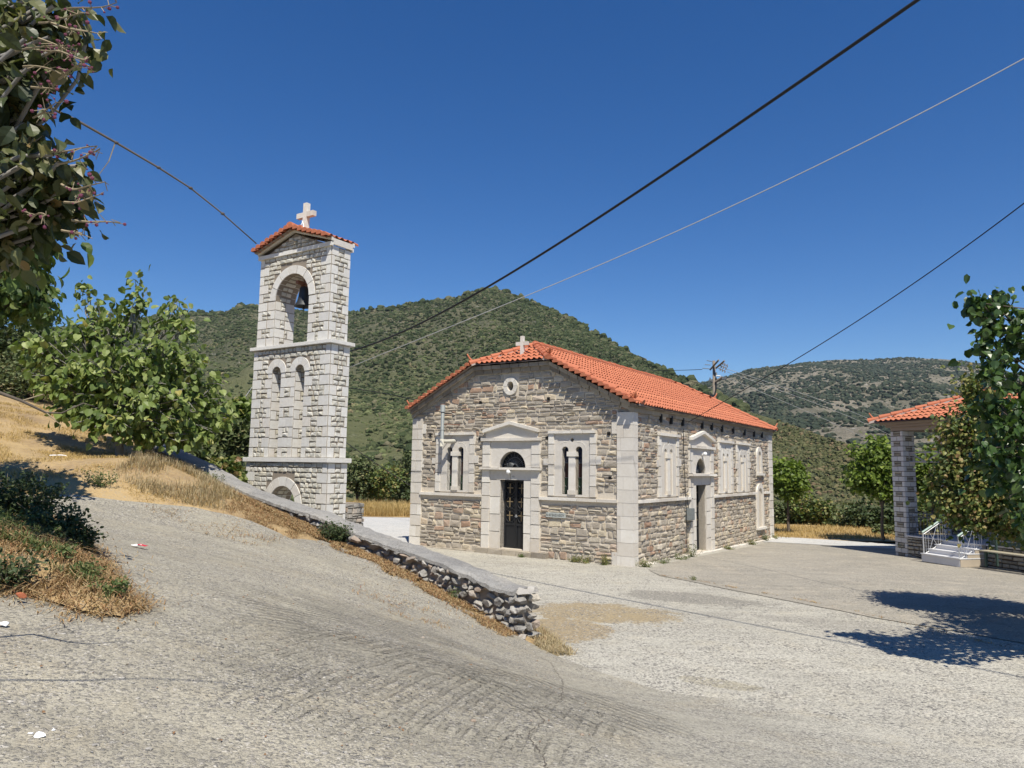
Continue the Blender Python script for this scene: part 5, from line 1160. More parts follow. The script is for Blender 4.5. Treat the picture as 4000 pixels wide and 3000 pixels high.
a = MB(); a.tube([(-16 * kx, 0, pz(1489)), (-16 * kx, 0, pz(1475))], [.12, .04], 6); a.tube([(-16 * kx, 0, pz(1488)), (0, 0, pz(1492))], .06, 5); a.build('insulator', M['grey_iron'], pole)
a = MB(); a.box(-9 * kx - .2, -9 * kx + .2, -.2, .2, pz(1556), pz(1542)); a.build('junction_box', M['black_iron'], pole)
a = MB(); a.tube([(.12, -.16, pz(1475)), (.1, -.2, pz(1520)), (-.12, -.2, pz(1560))], .07, 6); a.build('cable_duct', M['black_iron'], pole)

# ------------------------------------------------------------------ cables
def cable(name, P, Q, sag, r, mat, label, n=40, r2=None):
    P, Q = np.array(P, float), np.array(Q, float); t = np.linspace(0, 1, n)[:, None]; X = P * (1 - t) + Q * t; X[:, 2] -= (4 * sag * t * (1 - t))[:, 0]
    m_ = MB(); m_.tube(X, r if r2 is None else np.linspace(r, r2, n), 6); return tag(m_.build(name, mat, smooth=True), label, 'cable')
# heavy black bundle crossing the sky (the near end leaves the picture at the top)
A = at(3560, 0, 8.6); B = at(1348, 1388, 23.0); mid = at(2520, 745, 13.0)
def cable3(name, pts, r, mat, label):
    P = np.array(pts, float); t = np.linspace(0, 1, 40); s = np.linspace(0, 1, len(P))
    # quadratic through three points
    L = [(t - s[1]) * (t - s[2]) / ((s[0] - s[1]) * (s[0] - s[2])), (t - s[0]) * (t - s[2]) / ((s[1] - s[0]) * (s[1] - s[2])), (t - s[0]) * (t - s[1]) / ((s[2] - s[0]) * (s[2] - s[1]))]
    X = sum(l[:, None] * p for l, p in zip(L, P)); m_ = MB(); m_.tube(X, r, 6); return tag(m_.build(name, mat, smooth=True), label, 'cable')
near = A + (A - B) * .45 + [0, 0, .55]
def smoothc(name, px, r, mat, label, ext=None):
    P = np.array([at(*q) for q in px]);
    if ext is not None: P = np.vstack([ext, P])
    L = np.concatenate([[0], np.cumsum(np.linalg.norm(np.diff(P, axis=0), axis=1))]); deg = min(3, len(P) - 1)
    t = np.linspace(0, L[-1], 60); X = np.stack([np.polyval(np.polyfit(L, P[:, k], deg), t) for k in range(3)], 1); m_ = MB(); m_.tube(X, r, 6); return tag(m_.build(name, mat, smooth=True), label, 'cable')
def dep(u, u0, d0, u1, d1): # depth along a straight span seen at column u
    x0, x1 = (u0 - 2000) * d0, (u1 - 2000) * d1; return (x0 * (d1 - d0) - d0 * (x1 - x0)) / ((u - 2000) * (d1 - d0) - (x1 - x0)) if abs((u - 2000) * (d1 - d0) - (x1 - x0)) > 1e-9 else d0
pxs = [(3560, 0), (3200, 262), (2900, 478), (2520, 738), (2200, 947), (1950, 1098), (1700, 1228), (1520, 1312), (1362, 1378)]
smoothc('power_cable', [(u, v, dep(u, 3560, 8.6, 1362, 23)) for u, v in pxs], .024, M['cable'], 'thick black twisted cable crossing the whole sky down to the bell tower', ext=near)
pxs = [(4100, 175), (4000, 228), (3300, 592), (2700, 878), (2055, 1158), (1700, 1298), (1362, 1437)]
smoothc('thin_cable', [(u, v, dep(u, 4100, 13., 1362, 25)) for u, v in pxs], .011, M['wire'], 'thin pale grey wire crossing the sky below the thick black cable')
pxs = [(4100, 715), (4000, 797), (3700, 1015), (3400, 1220), (3100, 1410), (2850, 1555), (2690, 1648)]
eP = tuple(np.array([3.101, 21.09, 0]) + np.array(Matrix.Rotation(-CH_YAW, 3, 'Z') @ Vector((XR + .12, 3.66, 4.05))))
smoothc('service_cable', [(u, v, dep(u, 4100, 12., 2690, 24.6)) for u, v in pxs[:-1]] + [(2680, 1655, 24.6)], .011, M['cable'], 'black wire coming from the right to the church side eave')
smoothc('overhead_wire', [(2742, 1443, 66), (2600, 1447, 80), (2380, 1440, 105)], .03, M['cable'], 'thin dark wire leaving the power pole to the left')
for k, (v0, v1) in enumerate(((1440, 1672), (1452, 1700), (1478, 1765))):
    smoothc('overhead_wire', [(2835 + 5 * k, v0, 66), (3050, v0 + (v1 - v0) * .30, 75), (3300, v0 + (v1 - v0) * .68, 90), (3520, v1 + 20, 105)], .022, M['wire'], ('upper', 'middle', 'lower')[k] + ' of three pale wires falling right from the power pole across the far hill')
smoothc('overhead_wire', [(1345, 1513, 40), (1500, 1537, 36), (1690, 1578, 32)], .022, M['cable'], 'dark wire between bell tower and church roof edge')
smoothc('overhead_wire', [(1345, 1723, 42), (1480, 1818, 42), (1618, 1905, 42)], .022, M['cable'], 'dark wire sloping down between bell tower and church wall')
smoothc('overhead_wire', [(985, 1512, 45), (930, 1590, 42), (860, 1690, 38)], .016, M['wire'], 'thin wire left of the bell tower above the shrubs')
# ------------------------------------------------------------------ vegetation
def leaf_shape(kind):
    if kind == 'oval':      # along x, folded about the midrib
        x = [0, .25, .5, .75, 1]; wv = [0, .26, .32, .22, 0]; zc = [0, .03, .02, -.05, -.16]
        V = [(x[i], 0, zc[i] - .03) for i in range(5)] + [(x[i], wv[i], zc[i] + .06) for i in (1, 2, 3)] + [(x[i], -wv[i], zc[i] + .06) for i in (1, 2, 3)]
        F3 = [(0, 1, 5), (0, 8, 1), (3, 4, 7), (3, 10, 4)]; F4 = [(1, 2, 6, 5), (2, 3, 7, 6), (1, 8, 9, 2), (2, 9, 10, 3)]
    elif kind == 'broad':   # heart-shaped or lobed
        V = [(0, 0, 0), (.5, 0, -.04), (1, 0, -.2), (-.05, .28, .05), (.3, .46, .08), (.72, .3, 0), (-.05, -.28, .05), (.3, -.46, .08), (.72, -.3, 0)]
        F3 = [(0, 4, 3), (5, 1, 2), (0, 6, 7), (1, 8, 2)]; F4 = [(0, 1, 5, 4), (0, 7, 8, 1)]
    elif kind == 'lobed':
        V = [(0, 0, 0), (.5, 0, -.03), (1, 0, -.15), (0, .3, .05), (.2, .55, .02), (.38, .25, .04), (.75, .45, -.05), (.7, .16, 0), (0, -.3, .05), (.2, -.55, .02), (.38, -.25, .04), (.75, -.45, -.05), (.7, -.16, 0)]
        F3 = [(0, 4, 3), (0, 5, 4), (0, 1, 5), (5, 1, 6), (1, 7, 6), (1, 2, 7), (0, 8, 9), (0, 9, 10), (0, 10, 1), (10, 11, 1), (1, 11, 12), (1, 12, 2)]; F4 = []
    else:                   # simple diamond
        V = [(0, 0, 0), (.5, .28, .05), (1, 0, -.08), (.5, -.28, .05)]; F3 = [(0, 1, 2), (0, 2, 3)]; F4 = []
    return np.array(V, float), F3, F4
def add_leaves(mb, P, size, kind='oval', droop=.3, up=.6, g=rng, aim=None, spread=1.0):
    n = len(P)
    if n == 0: return
    V0, F3, F4 = leaf_shape(kind); a = g.normal(size=(n, 3)) * spread
    if aim is not None: a = a * .6 + aim
    a[:, 2] = a[:, 2] * .5 - droop; a /= np.linalg.norm(a, axis=1)[:, None]
    nn = g.normal(size=(n, 3)) * .7 + [0.05, -.25, up]; nn -= (nn * a).sum(1)[:, None] * a; nn /= np.linalg.norm(nn, axis=1)[:, None] + 1e-9; b = np.cross(nn, a)
    s = (np.broadcast_to(size, (n,)) * g.uniform(.65, 1.2, n))[:, None, None]
    V = P[:, None] + s * (V0[None, :, :1] * a[:, None] + V0[None, :, 1:2] * b[:, None] + V0[None, :, 2:] * nn[:, None])
    off = (np.arange(n) * len(V0))[:, None, None]; base = mb.n
    mb.v.append(V.reshape(-1, 3)); mb.n += n * len(V0)
    if F3: mb.f.append((np.array(F3)[None] + off).reshape(-1, 3) + base)
    if F4: mb.f.append((np.array(F4)[None] + off).reshape(-1, 4) + base)
def branch(mb, A, B, r0, r1, bend=.15, g=rng, n=7, sides=5, sagz=.0):
    A, B = np.array(A, float), np.array(B, float); L = np.linalg.norm(B - A); t = np.linspace(0, 1, n)[:, None]; o = g.normal(size=3) * bend * L; o2 = g.normal(size=3) * bend * .4 * L
    X = A * (1 - t) + B * t + o * (4 * t * (1 - t)) * .5 + o2 * np.sin(2 * np.pi * t) * .5; X[:, 2] += (sagz * L * 4 * t * (1 - t))[:, 0]
    mb.tube(X, np.linspace(r0, r1, n), sides, cap=False); return X
def tree(name, label, cat, base, fork, blobs, mats, leaf, size, ntips, per, r0=.09, seed=1, group=None, twig=.5, droop=.3, shell=.55, spreadr=.3, extra=0, subs=None, up=.6, fill=0):
    """blobs: (centre, radii) in world space; branches run from the fork to tips spread through them"""
    g = np.random.default_rng(seed); base = np.array(base, float); o = empty(name, tuple(base), 0, label, cat, group)
    tm, cm = MB(), MB(); fork = np.array(fork, float) - base; wts = np.array([np.prod(b[1]) ** (2 / 3) for b in blobs]); wts /= wts.sum()
    trunk = branch(tm, (0, 0, 0), fork, r0, r0 * .75, .06, g, sides=8)
    hubs = []
    for c, r in blobs:
        c = np.array(c) - base; q = fork + (c - fork) * .75; X = branch(tm, fork, q, r0 * .6, r0 * .28, .12, g, sides=6); hubs.append((q, X))
    for _ in range(ntips):
        k = g.choice(len(blobs), p=wts); c, r = blobs[k]; c = np.array(c) - base; d = g.normal(size=3); d /= np.linalg.norm(d)
        rr = g.uniform(0, 1) ** (1 / 3) * (1 - shell) + shell; tip = c + d * np.array(r) * min(rr, 1) * g.uniform(.8, 1.12)
        q, X = hubs[k]; s = X[g.integers(2, len(X))] if g.random() < .6 else q
        Y = branch(tm, s, tip, r0 * .16, .006, .12, g, 7, 4, sagz=.05)
        L = np.linalg.norm(tip - s); m = per; f = g.uniform(.45, 1.0, m) ** .7; idx = f * (len(Y) - 1.001); ia = idx.astype(int); P = Y[ia] * (1 - (idx - ia))[:, None] + Y[ia + 1] * (idx - ia)[:, None]
        P = P + g.normal(size=(m, 3)) * spreadr * (.35 + .65 * f[:, None]) * .6
        aim = (tip - s) / (L + 1e-6) * .5
        add_leaves(cm, P, size, leaf, droop, up, g, aim)
    for c, r in blobs[:]:
        if fill:
            d = g.normal(size=(fill, 3)); d /= np.linalg.norm(d, axis=1)[:, None]; P = np.array(c) - base + d * np.array(r) * (g.uniform(.1, 1, (fill, 1)) ** .5) * .9; add_leaves(cm, P, size, leaf, droop, up, g)
    tm.build('trunk', mats[1], o, smooth=True); cm.build('crown', mats[0], o); return o
def A3(u, v, d): return tuple(at(u, v, d))
def blob(u, v, d, ru, rv, rd=None):
    k = d / FPX; return (A3(u, v, d), (ru * k, (rd if rd else ru) * k, rv * k))
# fig tree at the upper end of the wall
fb_ = A3(480, 1700, 17.0); fb_ = (fb_[0], fb_[1], float(H_up([fb_[:2]])[0]) - .1)
B = [blob(u, v, d, ru, rv) for u, v, d, ru, rv in ((420, 1260, 17, 110, 90), (540, 1140, 17.2, 45, 70), (545, 1060, 17.2, 22, 30), (300, 1290, 16.6, 55, 60), (320, 1140, 17, 30, 45), (360, 1190, 17, 40, 40), (700, 1190, 17.5, 50, 45), (740, 1250, 17.5, 30, 60), (620, 1260, 17, 60, 60), (180, 1330, 16.2, 95, 45), (110, 1350, 16.1, 45, 35), (160, 1400, 16.4, 55, 45), (240, 1470, 16.2, 110, 90), (450, 1420, 16.4, 180, 100), (660, 1390, 17, 130, 90), (790, 1440, 17.4, 50, 80), (560, 1570, 16.6, 230, 110), (760, 1580, 17.4, 110, 100), (840, 1510, 17.6, 40, 60), (860, 1620, 17.6, 45, 60), (350, 1590, 16.4, 120, 70), (470, 1665, 16.3, 170, 55), (640, 1700, 16.8, 130, 50), (770, 1700, 17.3, 90, 60))]
tree('fig_tree', 'large spreading fig tree with pale grey limbs above the upper end of the stone wall', 'tree', fb_, A3(470, 1640, 17), B, (M['fig'], M['bark']), 'broad', .165, 540, 9, .11, 5, spreadr=.22, shell=.5, droop=.8, fill=5, twig=.5)
# crepe myrtle hanging in at the top left
D_ = 1.75
B = [blob(u, v, D_ + dd, ru, rv, rd) for u, v, dd, ru, rv, rd in ((-60, 60, .1, 200, 130, 160), (110, 60, 0, 150, 100, 120), (250, 90, 0, 110, 80, 100), (60, 190, 0, 160, 90, 130), (190, 190, -.1, 120, 70, 100), (40, 320, 0, 100, 60, 110), (-60, 450, 0, 150, 120, 140), (60, 480, .1, 90, 70, 100), (110, 570, 0, 130, 80, 120), (180, 650, -.1, 130, 80, 110), (90, 700, 0, 150, 90, 120), (230, 720, 0, 90, 60, 80), (160, 790, 0, 120, 70, 100), (270, 800, 0, 60, 60, 70), (20, 850, 0, 80, 60, 80), (-130, 600, 0, 130, 200, 130))]
cm0 = (-2.9, 1.6); cmz = float(H_up([cm0])[0])
cmt = tree('flowering_tree', 'dark leafy tree with small pink flower buds hanging in at the top left corner', 'tree', (*cm0, cmz - .1), (-2.5, 1.8, 2.6), B, (M['myrtle'], M['bark']), 'oval', .046, 330, 17, .026, 6, spreadr=.06, shell=.2, droop=.8, up=.4, fill=45)
g = np.random.default_rng(66); om = np.array([*cm0, cmz - .1])
for (u, v, du, dv) in ((240, 40, 215, -30), (150, 90, 180, -40), (200, 90, 180, 40), (100, 190, 180, -10), (180, 215, 150, 20), (60, 200, 190, -20), (230, 310, 120, -50), (120, 340, 100, 10), (130, 460, 90, -60), (200, 590, 180, -20), (230, 640, 160, -60), (240, 720, 170, -10), (250, 790, 140, -30), (280, 860, 190, 10), (240, 900, 90, 20), (110, 870, 70, -30), (150, 150, 130, 60), (90, 260, 150, 30)):
    fm, bm2 = MB(), MB(); a, b = np.array(A3(u, v, D_ - .15)), np.array(A3(u + du, v + dv, D_ - .17 + g.uniform(-.1, .03))); X = branch(fm, a - om, b - om, .003, .0012, .08, g, 8, 4)
    for k in range(2, 8):
        for _ in range(2):
            d = g.normal(size=3); d /= np.linalg.norm(d); e = X[k] + d * g.uniform(.008, .03); fm.tube([X[k], e], [.0012, .0009], 3, cap=False)
            V0, F0 = ICO[1]
            if g.random() < .6: bm2.add(V0 * g.uniform(.0022, .0052) + e, F0)
    combo('flower_stalk', [(fm, M['twig']), (bm2, M['bud'])], cmt)
# bare arching cane in front of the sky
cn = MB(); px = [(-60, 310), (40, 350), (150, 400), (300, 470), (455, 558), (620, 655), (745, 735), (870, 835), (1002, 952)]
P = np.array([A3(u, v, 2.9 + .0006 * u) for u, v in px]); cn.tube(P, np.linspace(.0075, .003, len(P)), 7)
for k in (2, 4, 5, 6, 7): V0, F0 = ICO[1]; cn.add(V0 * [.011, .011, .008] + P[k], F0)
root = np.array([-4.3, 2.4, 1.6]); cn.tube([root, root + [.3, .1, 2.0], P[0]], [.014, .012, .0085], 6)
cane = tag(cn.build('bare_cane', M['dark_bark'], smooth=True), 'long bare grey cane arching across the sky from the top left tree', 'branch')
c2 = MB(); c2.tube([A3(450, 558, 3.17), A3(425, 630, 3.16), A3(368, 708, 3.15)], [.003, .0025, .0018], 4); c2.build('side_twig', M['twig'], cane)
c2 = MB(); P = [A3(-80, 1505, 4.2), A3(0, 1535, 4.2), A3(85, 1566, 4.2), A3(180, 1612, 4.25), A3(240, 1614, 4.3), A3(325, 1575, 4.35), A3(370, 1588, 4.4)]
c2.tube([(-5.0, 3.2, 1.7)] + P, [.013, .012, .011, .009, .007, .005, .004, .003], 6); lc = tag(c2.build('bare_cane', M['dark_bark'], smooth=True), 'dark bare cane bent low over the straw slope at the left edge', 'branch')
c2 = MB(); c2.tube([A3(85, 1566, 4.2), A3(170, 1540, 4.25)], [.005, .003], 4); c2.tube([A3(180, 1612, 4.25), A3(225, 1650, 4.25), A3(240, 1660, 4.25)], [.004, .002, .002], 4); c2.build('side_twig', M['twig'], lc)
# drooping tree behind, left edge
lb = A3(-260, 1500, 11); lb = (lb[0], lb[1], float(H_up([lb[:2]])[0]) - .1)
B = [blob(60, 1020, 10.5, 120, 130), blob(120, 1120, 10.5, 110, 60), blob(40, 1180, 10.8, 150, 70), blob(170, 1190, 10.5, 75, 45), blob(0, 880, 10.6, 110, 120), blob(-160, 1050, 11, 170, 220), blob(80, 860, 10.4, 60, 60), ((-4.1, 5.75, 4.6), (.38, .5, .3)), ((-5.3, 5.4, 4.7), (.8, .8, .5))]
tree('walnut_tree', 'green tree with drooping pointed leaves under the flowering branches at the left edge', 'tree', lb, A3(-200, 1250, 11), B, (M['pinnate'], M['dark_bark']), 'oval', .15, 190, 26, .09, 9, spreadr=.22, shell=.3, droop=1.2, up=.1, fill=20)
# dark evergreens and bramble on the slope behind
def bush(name, label, u, v, d, ru, rv, mat, size, n, seed, group=None, leaf='diamond', squash=1.0, z=None, cat='bush'):
    g = np.random.default_rng(seed); c = np.array(A3(u, v, d)); k = d / FPX; r = np.array([ru * k, ru * k * .8, rv * k]); base = np.array([c[0], c[1], c[2] - r[2]])
    o = empty(name, tuple(base), 0, label, cat, group); m_, w_ = MB(), MB(); lob = [(g.normal(size=3) * .38 * r + [0, 0, 0], g.uniform(.45, .8)) for _ in range(7)] + [(np.zeros(3), .75)]
    for q, s in lob:
        q = np.array(q); nn = n // 8; d_ = g.normal(size=(nn, 3)); d_ /= np.linalg.norm(d_, axis=1)[:, None]; P = q + d_ * r * s * (g.uniform(.35, 1.08, (nn, 1)) ** .6) + [0, 0, r[2]]
        P = P[P[:, 2] > -.1]; add_leaves(m_, P, size, leaf, .1, .6, g)
        w_.tube([(0, 0, -.15), tuple((q + [0, 0, r[2]]) * [.6, .6, .8])], [.05, .015], 4, cap=False)
    w_.build('stem', M['dark_bark'], o); m_.build('foliage', mat, o); return o
bush('evergreen_bush', 'dark green bushy oak on the slope at the left edge behind the drooping tree', 60, 1330, 27, 240, 170, M['darkleaf'], .22, 5200, 21)
bush('bramble_bush', 'brownish bramble thicket on the slope left of the fig tree', 130, 1500, 24, 190, 85, M['bushleaf'], .15, 4200, 22)
bush('bramble_bush', 'low reddish brown bramble behind the fig tree foot', 330, 1540, 25, 130, 80, M['sickly'], .13, 2600, 23)
bush('evergreen_bush', 'dark bush behind the fig tree, half hidden by its limbs', 300, 1420, 30, 150, 90, M['darkleaf'], .2, 2600, 24)
lb2 = [('tall green shrub just left of the bell tower foot', 880, 1720, 24, 110, 130, 'bushleaf', 3000), ('dark shrub between fig tree and bell tower behind the wall', 740, 1760, 23, 120, 110, 'bushleaf', 3200), ('low shrub at the wall below the fig tree', 640, 1690, 21, 90, 80, 'darkleaf', 2400),
       ('pale olive shrub behind the wall beside the bell tower', 900, 1850, 22.5, 70, 60, 'sickly', 1400), ('leafy fig sapling left of the bell tower', 930, 1620, 27, 70, 80, 'fig', 700)]
for k, (l, u, v, d, ru, rv, mt, n_) in enumerate(lb2): bush('shrub', l, u, v, d, ru, rv, M[mt], .17 if mt != 'fig' else .24, n_, 40 + k, 'shrubs behind the boundary wall', 'broad')
# shrubs along the far edges of the plaza
names = [('rounded dark shrub directly right of the bell tower, beyond the straw grass', 1400, 1880, 47, 70, 80), ('broad green shrub behind the straw grass between tower and church', 1480, 1900, 48, 90, 70), ('dark bush behind the grass nearest the church wall', 1590, 1890, 50, 70, 80), ('small yellowish bush in the tall grass beside the church corner', 1615, 1935, 46, 45, 35),
         ('low shrub at the foot of the round tree behind the church', 3060, 2010, 44, 75, 60), ('wide dark shrub right of the round tree', 3180, 2010, 43, 90, 75), ('large green thicket in the middle of the far plaza edge', 3310, 2030, 41, 100, 90), ('dark thicket left of the stone pillar', 3440, 2040, 40, 95, 90), ('grey green bush by the foot of the pavilion pillar', 3480, 2085, 36, 50, 38), ('bush seen behind the pavilion railing', 3620, 2040, 40, 90, 80)]
for k, (l, u, v, d, ru, rv) in enumerate(names): bush('shrub', l, u, v, d, ru, rv, M[('bushleaf', 'sickly', 'bushleaf', 'darkleaf')[k % 4]], .17, 2600 if ru > 60 else 1200, 60 + k, 'shrubs along the far plaza edge', 'broad')
# round plaza trees
def plaza_tree(label, u, v, d, r, bv, seed, n=170, rv=None):
    zb = at(u, bv, d)[2]; c = A3(u, v, d); k = d / FPX; rv = rv or r; g = np.random.default_rng(seed)
    B = [((c[0] + q[0] * r * k, c[1] + q[1] * r * k, c[2] + q[2] * rv * k), (r * k * q[3], r * k * q[3], rv * k * q[3])) for q in ((-.35, 0, -.1, .6), (.35, 0, -.15, .6), (0, -.3, -.3, .6), (-.2, .1, .4, .52), (.28, 0, .38, .5), (0, .3, 0, .6), (0, -.2, .1, .6))]
    tree('round_tree', label, 'tree', (c[0], c[1], zb), (c[0], c[1], c[2] - rv * k * 1.0), B, (M['linden'], M['dark_bark']), 'broad', .17, n, 22, .075, seed, 'round trees around the plaza', spreadr=.25, shell=.5, droop=.4, fill=90)
plaza_tree('small round bright green tree right behind the church far corner', 3075, 1868, 36, 88, 2075, 71)
plaza_tree('large round green tree left of the pavilion pillar', 3440, 1835, 32, 150, 2110, 72, 300)
plaza_tree('round green tree seen between the pavilion pillars', 3640, 1850, 30, 125, 2080, 73, 240)
# trees at the right edge
rb_ = (11.6, 12.4, 0)
B = [blob(3800, 1190, 9.6, 30, 45), blob(3850, 1290, 9.6, 60, 90), blob(3900, 1170, 9.6, 35, 40), blob(3890, 1420, 9.6, 80, 90), blob(3860, 1600, 9.6, 60, 100), blob(3860, 1760, 9.6, 50, 90), blob(3975, 1300, 9.6, 70, 120), blob(3850, 1210, 9.6, 50, 60), blob(3990, 1600, 9.6, 110, 160), blob(3880, 1480, 9.5, 55, 90), blob(3930, 1800, 9.6, 75, 150), blob(3990, 1980, 9.7, 70, 110), blob(4200, 1500, 10, 200, 350), blob(4300, 1900, 10.5, 260, 200), ((9.3, 11.0, 4.0), (1.3, 1.3, .9)), ((9.6, 12.0, 3.0), (1.2, 1.2, .8)), ((10.2, 10.6, 3.2), (1.6, 1.5, 1.3)), ((10.2, 9.6, 5.2), (1.7, 1.6, 1.4))]
tree('mulberry_tree', 'tall dark green mulberry with big glossy leaves at the right edge', 'tree', (9.9, 10.8, 0), (9.9, 10.7, 2.0), B, (M['mulberry'], M['dark_bark']), 'broad', .115, 560, 22, .12, 81, spreadr=.24, shell=.3, droop=.9, up=.35, fill=45)
B = [blob(3790, 1700, 14, 110, 130), blob(3730, 1830, 14, 75, 90), blob(3860, 1880, 14, 150, 150), blob(3830, 2000, 13.8, 90, 60), blob(3940, 2020, 13.8, 100, 70), blob(3760, 1960, 14, 50, 60), blob(3900, 1650, 14.2, 120, 150), blob(3700, 1950, 14, 60, 70), blob(3800, 1500, 14, 45, 70), blob(4100, 1900, 14.2, 180, 240)]
tree('yellowing_tree', 'small leaved tree with yellow and brown leaves in front of the pavilion', 'tree', (10.2, 14.2, 0), (10.0, 14.1, 1.6), B, (M['sickly'], M['dark_bark']), 'broad', .08, 620, 34, .09, 82, spreadr=.3, shell=.3, droop=.6, fill=110)
# ------------------------------------------------------------------ grass, straw, weeds
def blades(name, P, h, wdt, mat, lean=.5, seed=1, kind='stuff', parent=None, label=None, cat=None):
    g = np.random.default_rng(seed); n = len(P); th = g.uniform(0, 2 * np.pi, n); d = np.stack([np.cos(th), np.sin(th), np.zeros(n)], 1); s = np.stack([-np.sin(th), np.cos(th), np.zeros(n)], 1)
    H = np.broadcast_to(h, (n,)) * g.uniform(.4, 1.2, n); L = g.uniform(0, lean, n) * 1.6; w_ = wdt * g.uniform(.7, 1.3, n)
    a = P - s * w_[:, None]; b = P + s * w_[:, None]; mdl = P + d * (L * H * .35)[:, None] + np.array([0, 0, 1]) * (H * .6)[:, None]; t = P + d * (L * H)[:, None] + np.array([0, 0, 1]) * (H * np.clip(1.05 - L * .5, .15, 1))[:, None]
    V = np.stack([a, b, mdl + s * w_[:, None] * .7, mdl - s * w_[:, None] * .7, t], 1).reshape(-1, 3); o = (np.arange(n) * 5)[:, None]
    mb = MB(); mb.v.append(V); mb.n = len(V); mb.f.append(np.array([[0, 1, 2, 3]]) + o); mb.f.append(np.array([[3, 2, 4]]) + o); ob = mb.build(name, mat, parent)
    return tag(ob, label, cat, kind=kind) if not parent else ob
def scatter(poly, n, H, seed, dens=None, off=0.0):
    g = np.random.default_rng(seed); P = np.array(poly); lo, hi = P.min(0), P.max(0); out = []
    while sum(map(len, out)) < n:
        q = g.uniform(lo, hi, (n * 3, 2)); q = q[inpoly(q, poly)]
        if dens is not None: q = q[dens(q) + g.normal(0, .12, len(q)) > 0]
        if len(q) == 0: continue
        out.append(q)
    q = np.concatenate(out)[:n]; return np.column_stack([q, H(q) + off])
def on(*px): return [onup(*p) for p in px]
dn = lambda sc, t, s=0: (lambda q: snoise(q, sc, s) - t)
# straw slope above the road
sl_poly = on((-300, 1930), (300, 1940), (620, 1975), (900, 2010), (1000, 1975), (900, 1900), (780, 1830), (640, 1770), (560, 1725), (430, 1690), (300, 1620), (100, 1580), (-300, 1560))
blades('straw_grass', scatter(sl_poly, 20000, H_up, 1, dn(1.3, .05)), .08, .004, M['gold_straw'], 1.6, 1)
tg_poly = on((520, 1800), (420, 1860), (560, 1930), (760, 1985), (900, 2005), (960, 1960), (860, 1885), (700, 1800), (600, 1745))
blades('tall_straw_grass', scatter(tg_poly, 8000, H_up, 2, dn(1.3, -.02)), .22, .004, M['straw'], .9, 2)
# leaf litter along the wall foot
ft = [tuple(wp(s, .02)[:2]) for s in np.linspace(.3, 8.4, 24)] + [tuple(wp(s, -.2 - .12 * s ** .5 - .2 * abs(math.sin(s * 2.1)) - .1 * math.sin(s * 5.3))[:2]) for s in np.linspace(8.4, .2, 54)]
blades('leaf_litter', scatter(ft, 11000, H_up, 3, dn(2.2, -.25, 5), .045), .055, .007, M['orange_straw'], 2.0, 3)
bkH = lambda q: H_bank(q)
blades('bank_straw', scatter(bank, 26000, bkH, 4, dn(1.6, -.15), .0), .09, .0045, M['orange_straw'], 2.2, 4)
Bk = np.array(bank); _k = rng.integers(0, len(Bk), 7000); _q = Bk[_k] + (Bk[(_k + 1) % len(Bk)] - Bk[_k]) * rng.uniform(0, 1, (7000, 1)) + rng.normal(0, .07, (7000, 2)) * np.where(rng.random((7000, 1)) < .2, 3.0, 1.0)
blades('bank_edge_litter', np.column_stack([_q, H_up(_q) + .045]), .045, .0045, M['orange_straw'], 3.0, 41)
_s = rng.uniform(.2, 13, 5000); _o = -rng.exponential(.22, 5000); _q = np.array([wp(a_, b_)[:2] for a_, b_ in zip(_s, _o)]); blades('wall_foot_litter', np.column_stack([_q, H_up(_q) + .042]), .04, .0045, M['orange_straw'], 3.0, 42)
blades('bank_grass', scatter(on((0, 2050), (150, 2140), (330, 2300), (450, 2390), (420, 2420), (250, 2330), (60, 2250), (-200, 2200)), 2600, bkH, 5, dn(2.5, .0), .0), .13, .005, M['weed'], 1.2, 5)
# scattered straw on the concrete
blades('scattered_straw', np.vstack([scatter(on((300, 2350), (560, 2330), (600, 2420), (450, 2500), (200, 2480)), 260, H_up, 6, dn(2.2, .1), .05), scatter(on((560, 1990), (900, 2030), (1180, 2130), (1000, 2150), (700, 2080)), 500, H_up, 7, dn(1.8, .1), .05), scatter(on((1400, 2290), (1800, 2440), (1700, 2480), (1350, 2340)), 260, H_up, 8, dn(1.8, .05), .05)]), .05, .004, M['orange_straw'], 3.0, 7)
blades('verge_straw', scatter(on((880, 1985), (1000, 1960), (1100, 2010), (1190, 2050), (1160, 2112), (1040, 2066), (900, 2018)), 5000, H_up, 31, dn(2.5, -.2), .0), .06, .005, M['orange_straw'], 2.4, 31)
# tall straw at the far plaza edge
def box4(u0, u1, v, d0, d1): return [tuple(at(u, v, d)[:2]) for u, d in ((u0, d0), (u1, d0), (u1, d1), (u0, d1))]
lowg = lambda q: Hg(q)
blades('tall_straw', scatter(box4(1345, 1625, 2000, 39.3, 45.5), 9000, lowg, 9), .75, .011, M['gold_straw'], .5, 9)
blades('far_straw', scatter(box4(2990, 3520, 2000, 33.5, 41), 9000, lowg, 10), .28, .011, M['gold_straw'], .7, 10)
blades('left_straw', scatter(box4(560, 1000, 1900, 20.5, 30), 5000, lambda q: np.zeros(len(q)), 11), .4, .008, M['straw'], .7, 11)
tag(sheet('straw_ground', wobble(box4(1330, 1660, 2000, 39.0, 46), .15, .5, 3.), lambda q: Hg(q), .07, 1.5, M['dirt']), kind='structure')
tag(sheet('straw_ground', wobble(box4(2960, 3560, 2000, 32.6, 42), .15, .5, 3.), lambda q: Hg(q), .075, 1.5, M['dirt']), kind='structure')
